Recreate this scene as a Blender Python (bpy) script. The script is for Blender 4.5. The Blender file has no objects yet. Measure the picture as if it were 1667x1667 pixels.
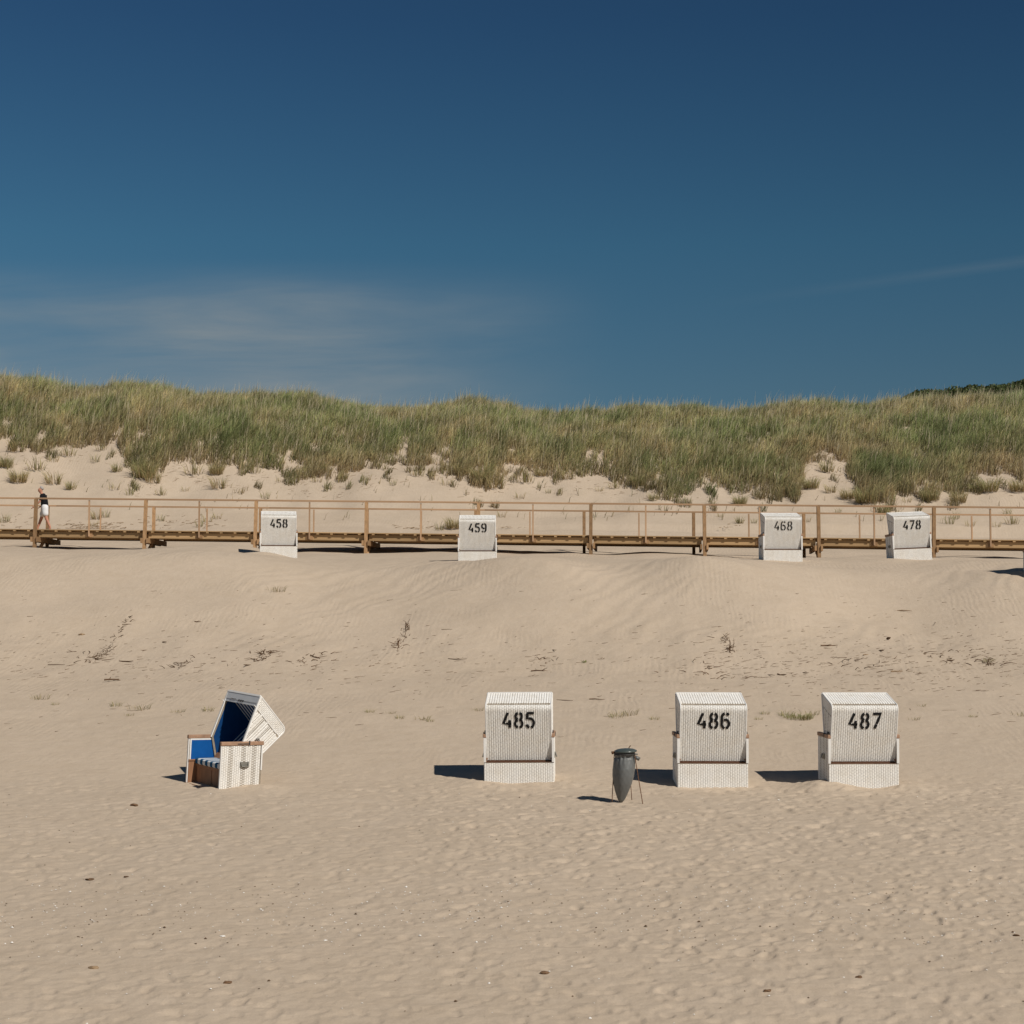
import bpy, bmesh, math, random
import numpy as np
from mathutils import Vector, Matrix, Euler
R = math.radians
random.seed(11)
rng = np.random.default_rng(7)
scene = bpy.context.scene
col = scene.collection

# ------------------------------------------------------------------ camera
F = 2940.0            # focal length in photograph pixels (1667 wide)
HALF = 833.5
EYE = 2.38
PITCH = math.atan((1040 - HALF) / F)
cam_d = bpy.data.cameras.new('camera')
cam = bpy.data.objects.new('camera', cam_d)
col.objects.link(cam)
cam_d.sensor_width = 36.0
cam_d.lens = 36.0 * F / 1667.0
cam_d.clip_start = 0.1
cam_d.clip_end = 5000
cam.location = (0, 0, EYE)
cam.rotation_euler = (math.pi / 2 + PITCH, 0, 0)
scene.camera = cam

# ------------------------------------------------------------------ sun, sky, exposure
LIGHT = Vector((-0.73, 0.74, -1.0)).normalized()      # the way the sunlight travels
SUN_ELEV = math.asin(-LIGHT.z)
SUN_AZ = math.atan2(-LIGHT.x, -LIGHT.y)               # clockwise from +Y
sun_d = bpy.data.lights.new('sun', 'SUN')
sun_d.energy = 4.0
sun_d.angle = R(0.55)
sun_d.color = (1.0, 0.945, 0.86)
sun = bpy.data.objects.new('sun', sun_d)
col.objects.link(sun)
sun.rotation_euler = LIGHT.to_track_quat('-Z', 'Y').to_euler()
sun.location = (20, -20, 40)

world = bpy.data.worlds.new('World')
scene.world = world
world.use_nodes = True
wt = world.node_tree
wt.nodes.clear()


class NT:
    """small helper to write node trees briefly"""
    def __init__(self, tree):
        self.t = tree

    def n(self, kind, **kw):
        nd = self.t.nodes.new(kind)
        for k, v in kw.items():
            if k == 'inp':
                for kk, vv in v.items():
                    s = nd.inputs[kk]
                    if isinstance(vv, bpy.types.NodeSocket):
                        self.t.links.new(vv, s)
                    else:
                        s.default_value = vv
            else:
                setattr(nd, k, v)
        return nd

    def math(self, op, a, b=0.0, c=0.0, clamp=False):
        nd = self.n('ShaderNodeMath', operation=op, inp={0: a, 1: b, 2: c})
        nd.use_clamp = clamp
        return nd.outputs[0]

    def ramp(self, fac, stops, interp='LINEAR'):
        nd = self.n('ShaderNodeValToRGB', inp={0: fac})
        cr = nd.color_ramp
        cr.interpolation = interp
        while len(cr.elements) < len(stops):
            cr.elements.new(0.5)
        for e, (p, c) in zip(cr.elements, stops):
            e.position = p
            e.color = c if len(c) == 4 else (*c, 1)
        return nd.outputs[0]

    def mix(self, fac, a, b, blend='MIX'):
        nd = self.n('ShaderNodeMix', data_type='RGBA', blend_type=blend)
        for s, v in ((0, fac), (6, a), (7, b)):
            if isinstance(v, bpy.types.NodeSocket):
                self.t.links.new(v, nd.inputs[s])
            else:
                nd.inputs[s].default_value = v if s == 0 else (*v, 1)
        return nd.outputs[2]

    def noise(self, vec, scale, detail=2.0, rough=0.5, dist=0.0):
        i = {'Scale': scale, 'Detail': detail, 'Roughness': rough, 'Distortion': dist}
        if vec is not None:
            i['Vector'] = vec
        return self.n('ShaderNodeTexNoise', inp=i).outputs[0]


w = NT(wt)
sky = w.n('ShaderNodeTexSky', sky_type='NISHITA', sun_disc=False, sun_elevation=SUN_ELEV,
          sun_rotation=SUN_AZ, altitude=0.0, air_density=1.0, dust_density=0.3, ozone_density=2.5)
geo = w.n('ShaderNodeTexCoord').outputs['Generated']
sep = w.n('ShaderNodeSeparateXYZ', inp={0: geo})
elev = sep.outputs[2]
# deep polarised blue: overall grade of the sky by height above the horizon
# SKYGRADE
grade = w.ramp(w.math('MULTIPLY', elev, 2.0), [
    (0.0, (0.19, 0.27, 0.31)), (0.27, (0.215, 0.312, 0.345)), (0.43, (0.167, 0.322, 0.365)), (0.66, (0.125, 0.242, 0.318)), (1.0, (0.12, 0.195, 0.25))])
tilt = w.n('ShaderNodeMapRange', inp={0: sep.outputs[0], 1: -0.6, 2: 0.6, 3: 1.22, 4: 0.78}).outputs[0]
grade = w.mix(1.0, grade, w.n('ShaderNodeCombineColor', inp={0: tilt, 1: tilt, 2: tilt}).outputs[0], 'MULTIPLY')
skyc = w.mix(1.0, sky.outputs[0], grade, 'MULTIPLY')
# thin cirrus low on the left and a faint streak on the right
az = w.math('DIVIDE', sep.outputs[0], w.math('MAXIMUM', sep.outputs[1], 0.05))
el = w.math('DIVIDE', sep.outputs[2], w.math('MAXIMUM', sep.outputs[1], 0.05))
cv = w.n('ShaderNodeCombineXYZ', inp={0: w.math('MULTIPLY', az, 5.0), 1: w.math('MULTIPLY', w.math('ADD', el, w.math('MULTIPLY', az, -0.02)), 34.0), 2: 3.7}).outputs[0]
cn = w.noise(cv, 1.0, 6.0, 0.62, 0.35)
cv2 = w.n('ShaderNodeCombineXYZ', inp={0: w.math('MULTIPLY', az, 6.0), 1: w.math('MULTIPLY', el, 14.0), 2: 9.1}).outputs[0]
cn2 = w.noise(cv2, 1.0, 3.0, 0.5)
streak = w.ramp(cn, [(0.15, (0, 0, 0)), (0.70, (1, 1, 1))])
patch = w.ramp(cn2, [(0.30, (0.4, 0.4, 0.4)), (0.60, (1, 1, 1))])
mel = w.math('MULTIPLY', w.n('ShaderNodeMapRange', interpolation_type='SMOOTHSTEP', inp={0: el, 1: 0.215, 2: 0.175}).outputs[0], 1.0)
maz = w.n('ShaderNodeMapRange', interpolation_type='SMOOTHSTEP', inp={0: az, 1: 0.07, 2: -0.15}).outputs[0]
cm = w.math('MULTIPLY', w.math('MULTIPLY', mel, maz), w.math('MULTIPLY', streak, patch))
# second veil: a slanted thin trail on the right
tl = w.math('SUBTRACT', el, w.math('ADD', w.math('MULTIPLY', az, 0.14), 0.171))
tm = w.math('SUBTRACT', 1.0, w.math('DIVIDE', w.math('ABSOLUTE', tl), 0.0045), 0.0, True)
taz = w.n('ShaderNodeMapRange', interpolation_type='SMOOTHSTEP', inp={0: az, 1: 0.08, 2: 0.28}).outputs[0]
tr = w.math('MULTIPLY', w.math('MULTIPLY', tm, taz), w.math('MULTIPLY', streak, 0.13))
cloud = w.math('ADD', w.math('MULTIPLY', cm, 1.1), tr, 0.0, True)
skyc2 = w.mix(cloud, skyc, (2.35, 2.65, 2.8))
bg = w.n('ShaderNodeBackground', inp={'Color': skyc2, 'Strength': 0.10})
out = w.n('ShaderNodeOutputWorld', inp={0: bg.outputs[0]})

vs = scene.view_settings
vs.view_transform = 'Standard'
vs.look = 'None'
vs.gamma = 1.0
vs.use_curve_mapping = False
vs.exposure = 0.0
scene.display_settings.display_device = 'sRGB'
scene.cycles.max_bounces = 6
scene.cycles.transparent_max_bounces = 8

# ------------------------------------------------------------------ small library
def tag(o, label=None, cat=None, group=None, kind=None):
    if label: o['label'] = label
    if cat: o['category'] = cat
    if group: o['group'] = group
    if kind: o['kind'] = kind
    return o


def empty(name, loc=(0, 0, 0), rot=(0, 0, 0)):
    o = bpy.data.objects.new(name, None)
    o.empty_display_size = 0.2
    o.location = loc
    o.rotation_euler = rot
    col.objects.link(o)
    return o


def link(name, me, parent=None, loc=(0, 0, 0), rot=(0, 0, 0)):
    o = bpy.data.objects.new(name, me)
    o.location = loc
    o.rotation_euler = rot
    if parent is not None:
        o.parent = parent
    col.objects.link(o)
    return o


def copy_tree(o, parent=None):
    c = o.copy()
    col.objects.link(c)
    c.parent = parent
    for ch in o.children:
        copy_tree(ch, c)
    return c


class MB:
    """collects simple solids and builds one mesh"""
    def __init__(self):
        self.v = []
        self.f = []

    def add(self, vs_, fs_):
        b = len(self.v)
        self.v += [tuple(p) for p in vs_]
        self.f += [tuple(i + b for i in f) for f in fs_]

    def box(self, x0, x1, y0, y1, z0, z1, m=None):
        p = [(x0, y0, z0), (x1, y0, z0), (x1, y1, z0), (x0, y1, z0), (x0, y0, z1), (x1, y0, z1), (x1, y1, z1), (x0, y1, z1)]
        if m is not None:
            p = [m @ Vector(q) for q in p]
        self.add(p, [(0, 3, 2, 1), (4, 5, 6, 7), (0, 1, 5, 4), (1, 2, 6, 5), (2, 3, 7, 6), (3, 0, 4, 7)])
        return self

    def bar(self, a, b, wx, wy, up=(0, 0, 1)):
        a = Vector(a); b = Vector(b)
        d = (b - a).normalized()
        s = d.cross(Vector(up))
        if s.length < 1e-4:
            s = d.cross(Vector((1, 0, 0)))
        s.normalize()
        t = s.cross(d).normalized()
        ps = []
        for q in (a, b):
            for (i, j) in ((-1, -1), (1, -1), (1, 1), (-1, 1)):
                ps.append(q + s * (i * wx / 2) + t * (j * wy / 2))
        self.add(ps, [(0, 3, 2, 1), (4, 5, 6, 7), (0, 1, 5, 4), (1, 2, 6, 5), (2, 3, 7, 6), (3, 0, 4, 7)])
        return self

    def tube(self, pts, rad, n=8, cap=True):
        pts = [Vector(p) for p in pts]
        if not hasattr(rad, '__len__'):
            rad = [rad] * len(pts)
        rings = []
        prev = None
        for i, p in enumerate(pts):
            d = (pts[min(i + 1, len(pts) - 1)] - pts[max(i - 1, 0)]).normalized()
            s = d.cross(Vector((0, 0, 1))) if prev is None else prev - d * prev.dot(d)
            if s.length < 1e-4:
                s = d.cross(Vector((1, 0, 0)))
            s.normalize(); prev = s
            t = d.cross(s)
            rings.append([p + (s * math.cos(2 * math.pi * k / n) + t * math.sin(2 * math.pi * k / n)) * rad[i] for k in range(n)])
        vs_ = [q for r in rings for q in r]
        fs_ = []
        for i in range(len(pts) - 1):
            for k in range(n):
                fs_.append((i * n + k, i * n + (k + 1) % n, (i + 1) * n + (k + 1) % n, (i + 1) * n + k))
        if cap:
            fs_.append(tuple(range(n - 1, -1, -1)))
            fs_.append(tuple((len(pts) - 1) * n + k for k in range(n)))
        self.add(vs_, fs_)
        return self

    def lathe(self, prof, n=24, off=None, wob=None):
        vs_ = []
        for i, (r, z) in enumerate(prof):
            ox, oy = off[i] if off else (0, 0)
            for k in range(n):
                a = 2 * math.pi * k / n
                rr = r * (wob(a, z) if wob else 1)
                vs_.append((rr * math.cos(a) + ox, rr * math.sin(a) + oy, z))
        fs_ = []
        for i in range(len(prof) - 1):
            for k in range(n):
                fs_.append((i * n + k, i * n + (k + 1) % n, (i + 1) * n + (k + 1) % n, (i + 1) * n + k))
        fs_.append(tuple(range(n - 1, -1, -1)))
        fs_.append(tuple((len(prof) - 1) * n + k for k in range(n)))
        self.add(vs_, fs_)
        return self

    def mesh(self, name, mat, smooth=False, bevel=0):
        me = bpy.data.meshes.new(name)
        me.from_pydata(self.v, [], self.f)
        if bevel:
            bm = bmesh.new(); bm.from_mesh(me)
            bmesh.ops.bevel(bm, geom=bm.edges[:], offset=bevel, segments=1, affect='EDGES')
            bm.to_mesh(me); bm.free()
        me.materials.append(mat)
        if smooth:
            me.polygons.foreach_set('use_smooth', [True] * len(me.polygons))
        me.update()
        return me


def np_mesh(name, V, Fq, mat, smooth=False, colors=None):
    """fast mesh from numpy; Fq is (n,k) index array, all faces with k corners"""
    me = bpy.data.meshes.new(name)
    n, k = Fq.shape
    me.vertices.add(len(V))
    me.vertices.foreach_set('co', V.astype(np.float32).ravel())
    me.loops.add(n * k)
    me.loops.foreach_set('vertex_index', Fq.astype(np.int32).ravel())
    me.polygons.add(n)
    me.polygons.foreach_set('loop_start', np.arange(0, n * k, k, dtype=np.int32))
    me.polygons.foreach_set('loop_total', np.full(n, k, dtype=np.int32))
    if smooth:
        me.polygons.foreach_set('use_smooth', np.ones(n, dtype=bool))
    me.update(calc_edges=True)
    if colors is not None:
        at = me.attributes.new('tint', 'FLOAT_COLOR', 'POINT')
        c4 = np.ones((len(V), 4), dtype=np.float32)
        c4[:, :3] = colors
        at.data.foreach_set('color', c4.ravel())
    me.materials.append(mat)
    return me


# ------------------------------------------------------------------ materials
def new_mat(name):
    m = bpy.data.materials.new(name)
    m.use_nodes = True
    t = m.node_tree
    for nd in list(t.nodes):
        if nd.type != 'OUTPUT_MATERIAL':
            t.nodes.remove(nd)
    return m, NT(t), next(nd for nd in t.nodes if nd.type == 'OUTPUT_MATERIAL')


def principled(name, color, rough=0.6, spec=0.3, var=0.0, vscale=8.0, bump=0.0, bscale=60.0, metal=0.0, dirt=None, dscale=3.0, rnd=0.0, stretch=None):
    m, g, o = new_mat(name)
    co = g.n('ShaderNodeTexCoord').outputs['Object']
    if stretch:
        co = g.n('ShaderNodeMapping', inp={0: co, 3: stretch}).outputs[0]
    c = color
    if var > 0:
        nz = g.noise(co, vscale, 4.0, 0.6)
        a = tuple(max(0, q * (1 - var)) for q in color)
        b = tuple(min(1, q * (1 + var)) for q in color)
        c = g.ramp(nz, [(0.3, a), (0.7, b)])
    else:
        c = g.ramp(0.5, [(0, color), (1, color)])
    if dirt:
        dz = g.noise(co, dscale, 5.0, 0.65)
        c = g.mix(g.ramp(dz, [(0.44, (0, 0, 0)), (0.72, (0.65, 0.65, 0.65))]), c, dirt)
    if rnd > 0:
        rv = g.n('ShaderNodeObjectInfo').outputs['Random']
        k = g.math('MULTIPLY_ADD', rv, 2 * rnd, 1 - rnd)
        c = g.mix(1.0, c, g.n('ShaderNodeCombineColor', inp={0: k, 1: k, 2: k}).outputs[0], 'MULTIPLY')
    p = g.n('ShaderNodeBsdfPrincipled', inp={'Base Color': c, 'Roughness': rough, 'Metallic': metal, 'Specular IOR Level': spec})
    if bump > 0:
        bz = g.noise(co, bscale, 4.0, 0.6)
        b = g.n('ShaderNodeBump', inp={'Strength': 1.0, 'Distance': bump, 'Height': bz})
        g.t.links.new(b.outputs[0], p.inputs['Normal'])
    g.t.links.new(p.outputs[0], o.inputs[0])
    return m


def sand_material():
    m, g, o = new_mat('sand')
    co = g.n('ShaderNodeNewGeometry').outputs['Position']
    s = g.n('ShaderNodeSeparateXYZ', inp={0: co})
    big = g.noise(co, 0.35, 4.0, 0.55)
    mid = g.noise(co, 3.0, 5.0, 0.6)
    fine = g.noise(co, 60.0, 3.0, 0.7)
    c = g.ramp(big, [(0.3, (0.482, 0.388, 0.292)), (0.7, (0.530, 0.430, 0.330))])
    c = g.mix(0.5, c, g.ramp(mid, [(0.3, (0.468, 0.373, 0.279)), (0.7, (0.541, 0.443, 0.343))]))
    c = g.mix(g.ramp(fine, [(0.35, (0.20,) * 3), (0.6, (0, 0, 0))]), c, (0.33, 0.25, 0.17))
    # scattered grains of shell and dark mineral specks
    vor = g.n('ShaderNodeTexVoronoi', feature='F1', inp={'Vector': co, 'Scale': 9.0, 'Randomness': 1.0})
    spot = g.ramp(vor.outputs['Distance'], [(0.05, (1, 1, 1)), (0.075, (0, 0, 0))])
    pick = g.ramp(g.n('ShaderNodeSeparateColor', inp={0: vor.outputs['Color']}).outputs[0], [(0.80, (0, 0, 0)), (0.82, (1, 1, 1))])
    c = g.mix(g.math('MULTIPLY', spot, g.math('MULTIPLY', pick, 0.5)), c, (0.24, 0.18, 0.12))
    # relief: soft unevenness, wind ripples where the sand is untrodden
    trod = g.n('ShaderNodeMapRange', interpolation_type='SMOOTHSTEP', inp={0: s.outputs[1], 1: 33.5, 2: 29.5}).outputs[0]
    wob = g.noise(co, 0.5, 2.0, 0.5)
    mp = g.n('ShaderNodeMapping', inp={0: co, 2: (0, 0, R(14)), 3: (1.0, 0.35, 0.6)}).outputs[0]
    wav = g.n('ShaderNodeTexWave', wave_type='BANDS', bands_direction='X', inp={'Vector': mp, 'Scale': 2.3, 'Distortion': 9.0, 'Detail': 3.0, 'Detail Scale': 0.8, 'Detail Roughness': 0.5}).outputs[1]
    rip = g.math('MULTIPLY', wav, g.ramp(wob, [(0.46, (0.0,) * 3), (0.66, (1, 1, 1))]))
    rip = g.math('MULTIPLY', rip, g.math('SUBTRACT', 1.0, trod))
    b1 = g.n('ShaderNodeBump', inp={'Strength': 0.5, 'Distance': 0.007, 'Height': rip})
    b2 = g.n('ShaderNodeBump', inp={'Strength': 1.0, 'Distance': 0.018, 'Height': g.noise(co, 7.0, 4.0, 0.55), 'Normal': b1.outputs[0]})
    b3 = g.n('ShaderNodeBump', inp={'Strength': 1.0, 'Distance': 0.004, 'Height': fine, 'Normal': b2.outputs[0]})
    p = g.n('ShaderNodeBsdfPrincipled', inp={'Base Color': c, 'Roughness': 0.95, 'Specular IOR Level': 0.1, 'Normal': b3.outputs[0]})
    g.t.links.new(p.outputs[0], o.inputs[0])
    return m


def blade_material(name, trans=0.35):
    m, g, o = new_mat(name)
    at = g.n('ShaderNodeAttribute', attribute_name='tint').outputs['Color']
    d = g.n('ShaderNodeBsdfPrincipled', inp={'Base Color': at, 'Roughness': 0.7, 'Specular IOR Level': 0.2})
    tr = g.n('ShaderNodeBsdfTranslucent', inp={'Color': at})
    mx = g.n('ShaderNodeMixShader', inp={0: trans, 1: d.outputs[0], 2: tr.outputs[0]})
    g.t.links.new(mx.outputs[0], o.inputs[0])
    return m


def stripe_material(name, a, b, period, axis=0, duty=0.5, offset=0.0):
    m, g, o = new_mat(name)
    co = g.n('ShaderNodeTexCoord').outputs['Object']
    s = g.n('ShaderNodeSeparateXYZ', inp={0: co}).outputs[axis]
    fr = g.math('FRACT', g.math('ADD', g.math('DIVIDE', s, period), 50.0 + offset))
    st = g.math('LESS_THAN', fr, duty)
    c = g.mix(st, b, a)
    p = g.n('ShaderNodeBsdfPrincipled', inp={'Base Color': c, 'Roughness': 0.9, 'Specular IOR Level': 0.1})
    bz = g.noise(co, 12.0, 3.0, 0.5)
    bb = g.n('ShaderNodeBump', inp={'Strength': 1.0, 'Distance': 0.01, 'Height': bz})
    g.t.links.new(bb.outputs[0], p.inputs['Normal'])
    g.t.links.new(p.outputs[0], o.inputs[0])
    return m


M = {}
M['sand'] = sand_material()
M['grass'] = blade_material('dune_grass')
M['leaf'] = blade_material('shrub_leaf', 0.2)
M['white'] = principled('white_wicker', (0.89, 0.865, 0.82), 0.6, 0.25, 0.04, 5.0, dirt=(0.76, 0.70, 0.61), dscale=4.0)
M['backing'] = principled('wicker_backing', (0.32, 0.27, 0.21), 0.9, 0.1, 0.2, 9.0)
M['trim'] = principled('white_painted_wood', (0.77, 0.75, 0.72), 0.5, 0.3, 0.05, 9.0)
M['grey_trim'] = principled('grey_valance_fabric', (0.60, 0.62, 0.64), 0.8, 0.1, 0.06, 12.0)
M['wood'] = principled('brown_chair_wood', (0.30, 0.155, 0.085), 0.6, 0.25, 0.22, 9.0, 0.002, 40.0, stretch=(1, 1, 0.25))
M['darkwood'] = principled('dark_brown_board', (0.13, 0.062, 0.036), 0.7, 0.2, 0.22, 9.0)  # darker brown wood for the boards where hood and base meet
M['armwood'] = principled('weathered_armrest_wood', (0.36, 0.22, 0.145), 0.65, 0.2, 0.18, 14.0, 0.001, 60.0)
M['black'] = principled('black_stencil_paint', (0.018, 0.017, 0.017), 0.8, 0.1, 0.2, 20.0)
M['metal'] = principled('weathered_metal', (0.28, 0.27, 0.24), 0.5, 0.4, 0.2, 30.0, metal=0.6)
M['darkmetal'] = principled('dark_metal', (0.05, 0.047, 0.045), 0.55, 0.4, 0.2, 30.0, metal=0.3)
M['blue'] = principled('blue_lining', (0.006, 0.085, 0.30), 0.85, 0.1, 0.10, 6.0, 0.003, 9.0)
M['blue_shaded'] = principled('blue_lining_shaded', (0.005, 0.045, 0.15), 0.85, 0.1, 0.10, 6.0, 0.003, 9.0)  # same fabric as the blue lining, hood's inner shade darkened into the colour
M['stripes'] = stripe_material('striped_cushion', (0.66, 0.68, 0.69), (0.02, 0.095, 0.19), 0.17, 0, 0.5)
M['lining_stripes'] = stripe_material('striped_lining', (0.55, 0.57, 0.60), (0.008, 0.045, 0.13), 0.118, 0, 0.32)
M['post'] = principled('boardwalk_timber', (0.36, 0.22, 0.115), 0.75, 0.2, 0.25, 4.0, 0.004, 30.0, rnd=0.3, stretch=(3, 3, 0.6))
M['rail'] = principled('rail_timber', (0.43, 0.275, 0.165), 0.75, 0.2, 0.22, 4.0, 0.003, 30.0, rnd=0.18, stretch=(0.5, 3, 3))
M['deck'] = principled('deck_timber', (0.44, 0.29, 0.15), 0.8, 0.15, 0.25, 4.0, 0.003, 30.0, rnd=0.22, stretch=(0.5, 3, 3))
M['bag'] = principled('grey_plastic_sack', (0.125, 0.128, 0.125), 0.42, 0.5, 0.12, 6.0, 0.006, 10.0)
M['lid'] = principled('dark_green_grey_lid', (0.065, 0.078, 0.072), 0.28, 0.6, 0.15, 10.0)
M['rust'] = principled('rusty_steel', (0.15, 0.075, 0.04), 0.8, 0.2, 0.3, 40.0)
M['twig'] = principled('dry_dark_twig', (0.13, 0.078, 0.045), 0.9, 0.1, 0.3, 20.0, rnd=0.3)
M['palestick'] = principled('pale_driftwood', (0.30, 0.21, 0.13), 0.9, 0.1, 0.3, 20.0, rnd=0.2)
M['shell'] = principled('white_shell', (0.78, 0.75, 0.70), 0.6, 0.3, 0.1, 20.0)
M['skin'] = principled('sunburnt_skin', (0.50, 0.24, 0.16), 0.55, 0.3, 0.08, 12.0)
M['shirt'] = principled('black_shirt', (0.012, 0.012, 0.015), 0.85, 0.1, 0.2, 12.0)
M['shorts'] = principled('white_shorts', (0.72, 0.72, 0.73), 0.85, 0.1, 0.05, 12.0)
M['hair'] = principled('short_grey_hair', (0.36, 0.33, 0.31), 0.9, 0.1, 0.2, 60.0)
M['shoe'] = principled('grey_shoe', (0.10, 0.10, 0.11), 0.7, 0.3, 0.3, 30.0)


# ------------------------------------------------------------------ noise and terrain
def _hash(ix, iy, seed):
    h = (ix.astype(np.int64) * 374761393 + iy.astype(np.int64) * 668265263 + seed * 1442695041) & 0xFFFFFFFF
    h = ((h ^ (h >> 13)) * 1274126177) & 0xFFFFFFFF
    h = (h ^ (h >> 16)) & 0xFFFFFFFF
    return h.astype(np.float64) / 4294967295.0


def vnoise(x, y, seed=0):
    ix = np.floor(x); iy = np.floor(y)
    fx = x - ix; fy = y - iy
    fx = fx * fx * fx * (fx * (fx * 6 - 15) + 10)
    fy = fy * fy * fy * (fy * (fy * 6 - 15) + 10)
    a = _hash(ix, iy, seed); b = _hash(ix + 1, iy, seed)
    c = _hash(ix, iy + 1, seed); d = _hash(ix + 1, iy + 1, seed)
    return (a + (b - a) * fx) * (1 - fy) + (c + (d - c) * fx) * fy - 0.5


def fbm(x, y, seed=0, octv=4):
    s = 0; a = 1.0
    for i in range(octv):
        s = s + a * vnoise(x * 2 ** i + 17.3 * i, y * 2 ** i - 9.1 * i, seed + i)
        a *= 0.5
    return s


def sstep(a, b, v):
    t = np.clip((v - a) / (b - a), 0, 1)
    return t * t * (3 - 2 * t)


def dents(x, y, cell, seed, amp, ra, rb, keep):
    """prints in loose sand: oval hollows with a raised lip"""
    out_ = np.zeros_like(x)
    cx = np.floor(x / cell); cy = np.floor(y / cell)
    for di in (-1, 0, 1):
        for dj in (-1, 0, 1):
            jx = cx + di; jy = cy + dj
            px_ = (jx + _hash(jx, jy, seed)) * cell
            py_ = (jy + _hash(jx, jy, seed + 1)) * cell
            on = (_hash(jx, jy, seed + 2) < keep) * (0.45 + 0.9 * _hash(jx, jy, seed + 3))
            an = _hash(jx, jy, seed + 4) * math.pi
            ca = np.cos(an); sa = np.sin(an)
            dx = x - px_; dy = y - py_
            q = np.sqrt(((dx * ca + dy * sa) / ra) ** 2 + ((-dx * sa + dy * ca) / rb) ** 2)
            q = q + 0.35 * vnoise(x * 9, y * 9, seed + 7)
            hol = -np.clip(1 - q ** 4, 0, None) * (0.75 + 0.6 * (0.75 * dx - 0.66 * dy) / ra)
            lip = 0.14 * np.exp(-((q - 1.3) / 0.30) ** 2)
            out_ += on * (hol + lip)
    return out_ * amp


PY = np.array([-400, -60, 0, 10, 20, 27, 30, 33, 38, 41, 44, 47.2, 49.8, 53, 56, 60, 63, 67, 70, 73, 76, 80], float)
PZ = np.array([-6, -4.2, -1.55, -1.05, -0.52, -0.15, 0.0, 0.42, 1.15, 1.62, 2.35, 3.55, 4.40, 4.71, 4.83, 4.95, 5.14, 5.56, 5.82, 6.10, 6.47, 7.3], float)
_yy = np.arange(-400, 81, 0.1)
_zz = np.interp(_yy, PY, PZ)
_k = np.hanning(23); _k /= _k.sum()
_zp = np.pad(_zz, 11, mode='reflect', reflect_type='odd')
_zz = np.convolve(_zp, _k, mode='valid')
DS = np.array([0, 3, 8, 13, 16, 18, 24, 34, 60, 1000], float)     # metres behind the foot of the dune
DV = np.array([0, 0.13, 0.46, 0.80, 0.955, 1.0, 0.93, 0.7, 0.45, 0.4], float)
CX = np.array([-600, -300, 0, 100, 200, 340, 500, 560, 650, 760, 830, 900, 1050, 1180, 1250, 1320, 1400, 1450, 1540, 1667, 1900, 2300], float)
CP = np.array([645, 628, 640, 645, 638, 655, 659, 668, 673, 668, 682, 688, 682, 686, 679, 668, 680, 674, 668, 660, 655, 668], float)

BUMPS = []   # (x, y, radius_x, radius_y, height)  drifts against things


def px_of(x, y):
    return HALF + F * x / np.maximum(y, 12.0)


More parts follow.
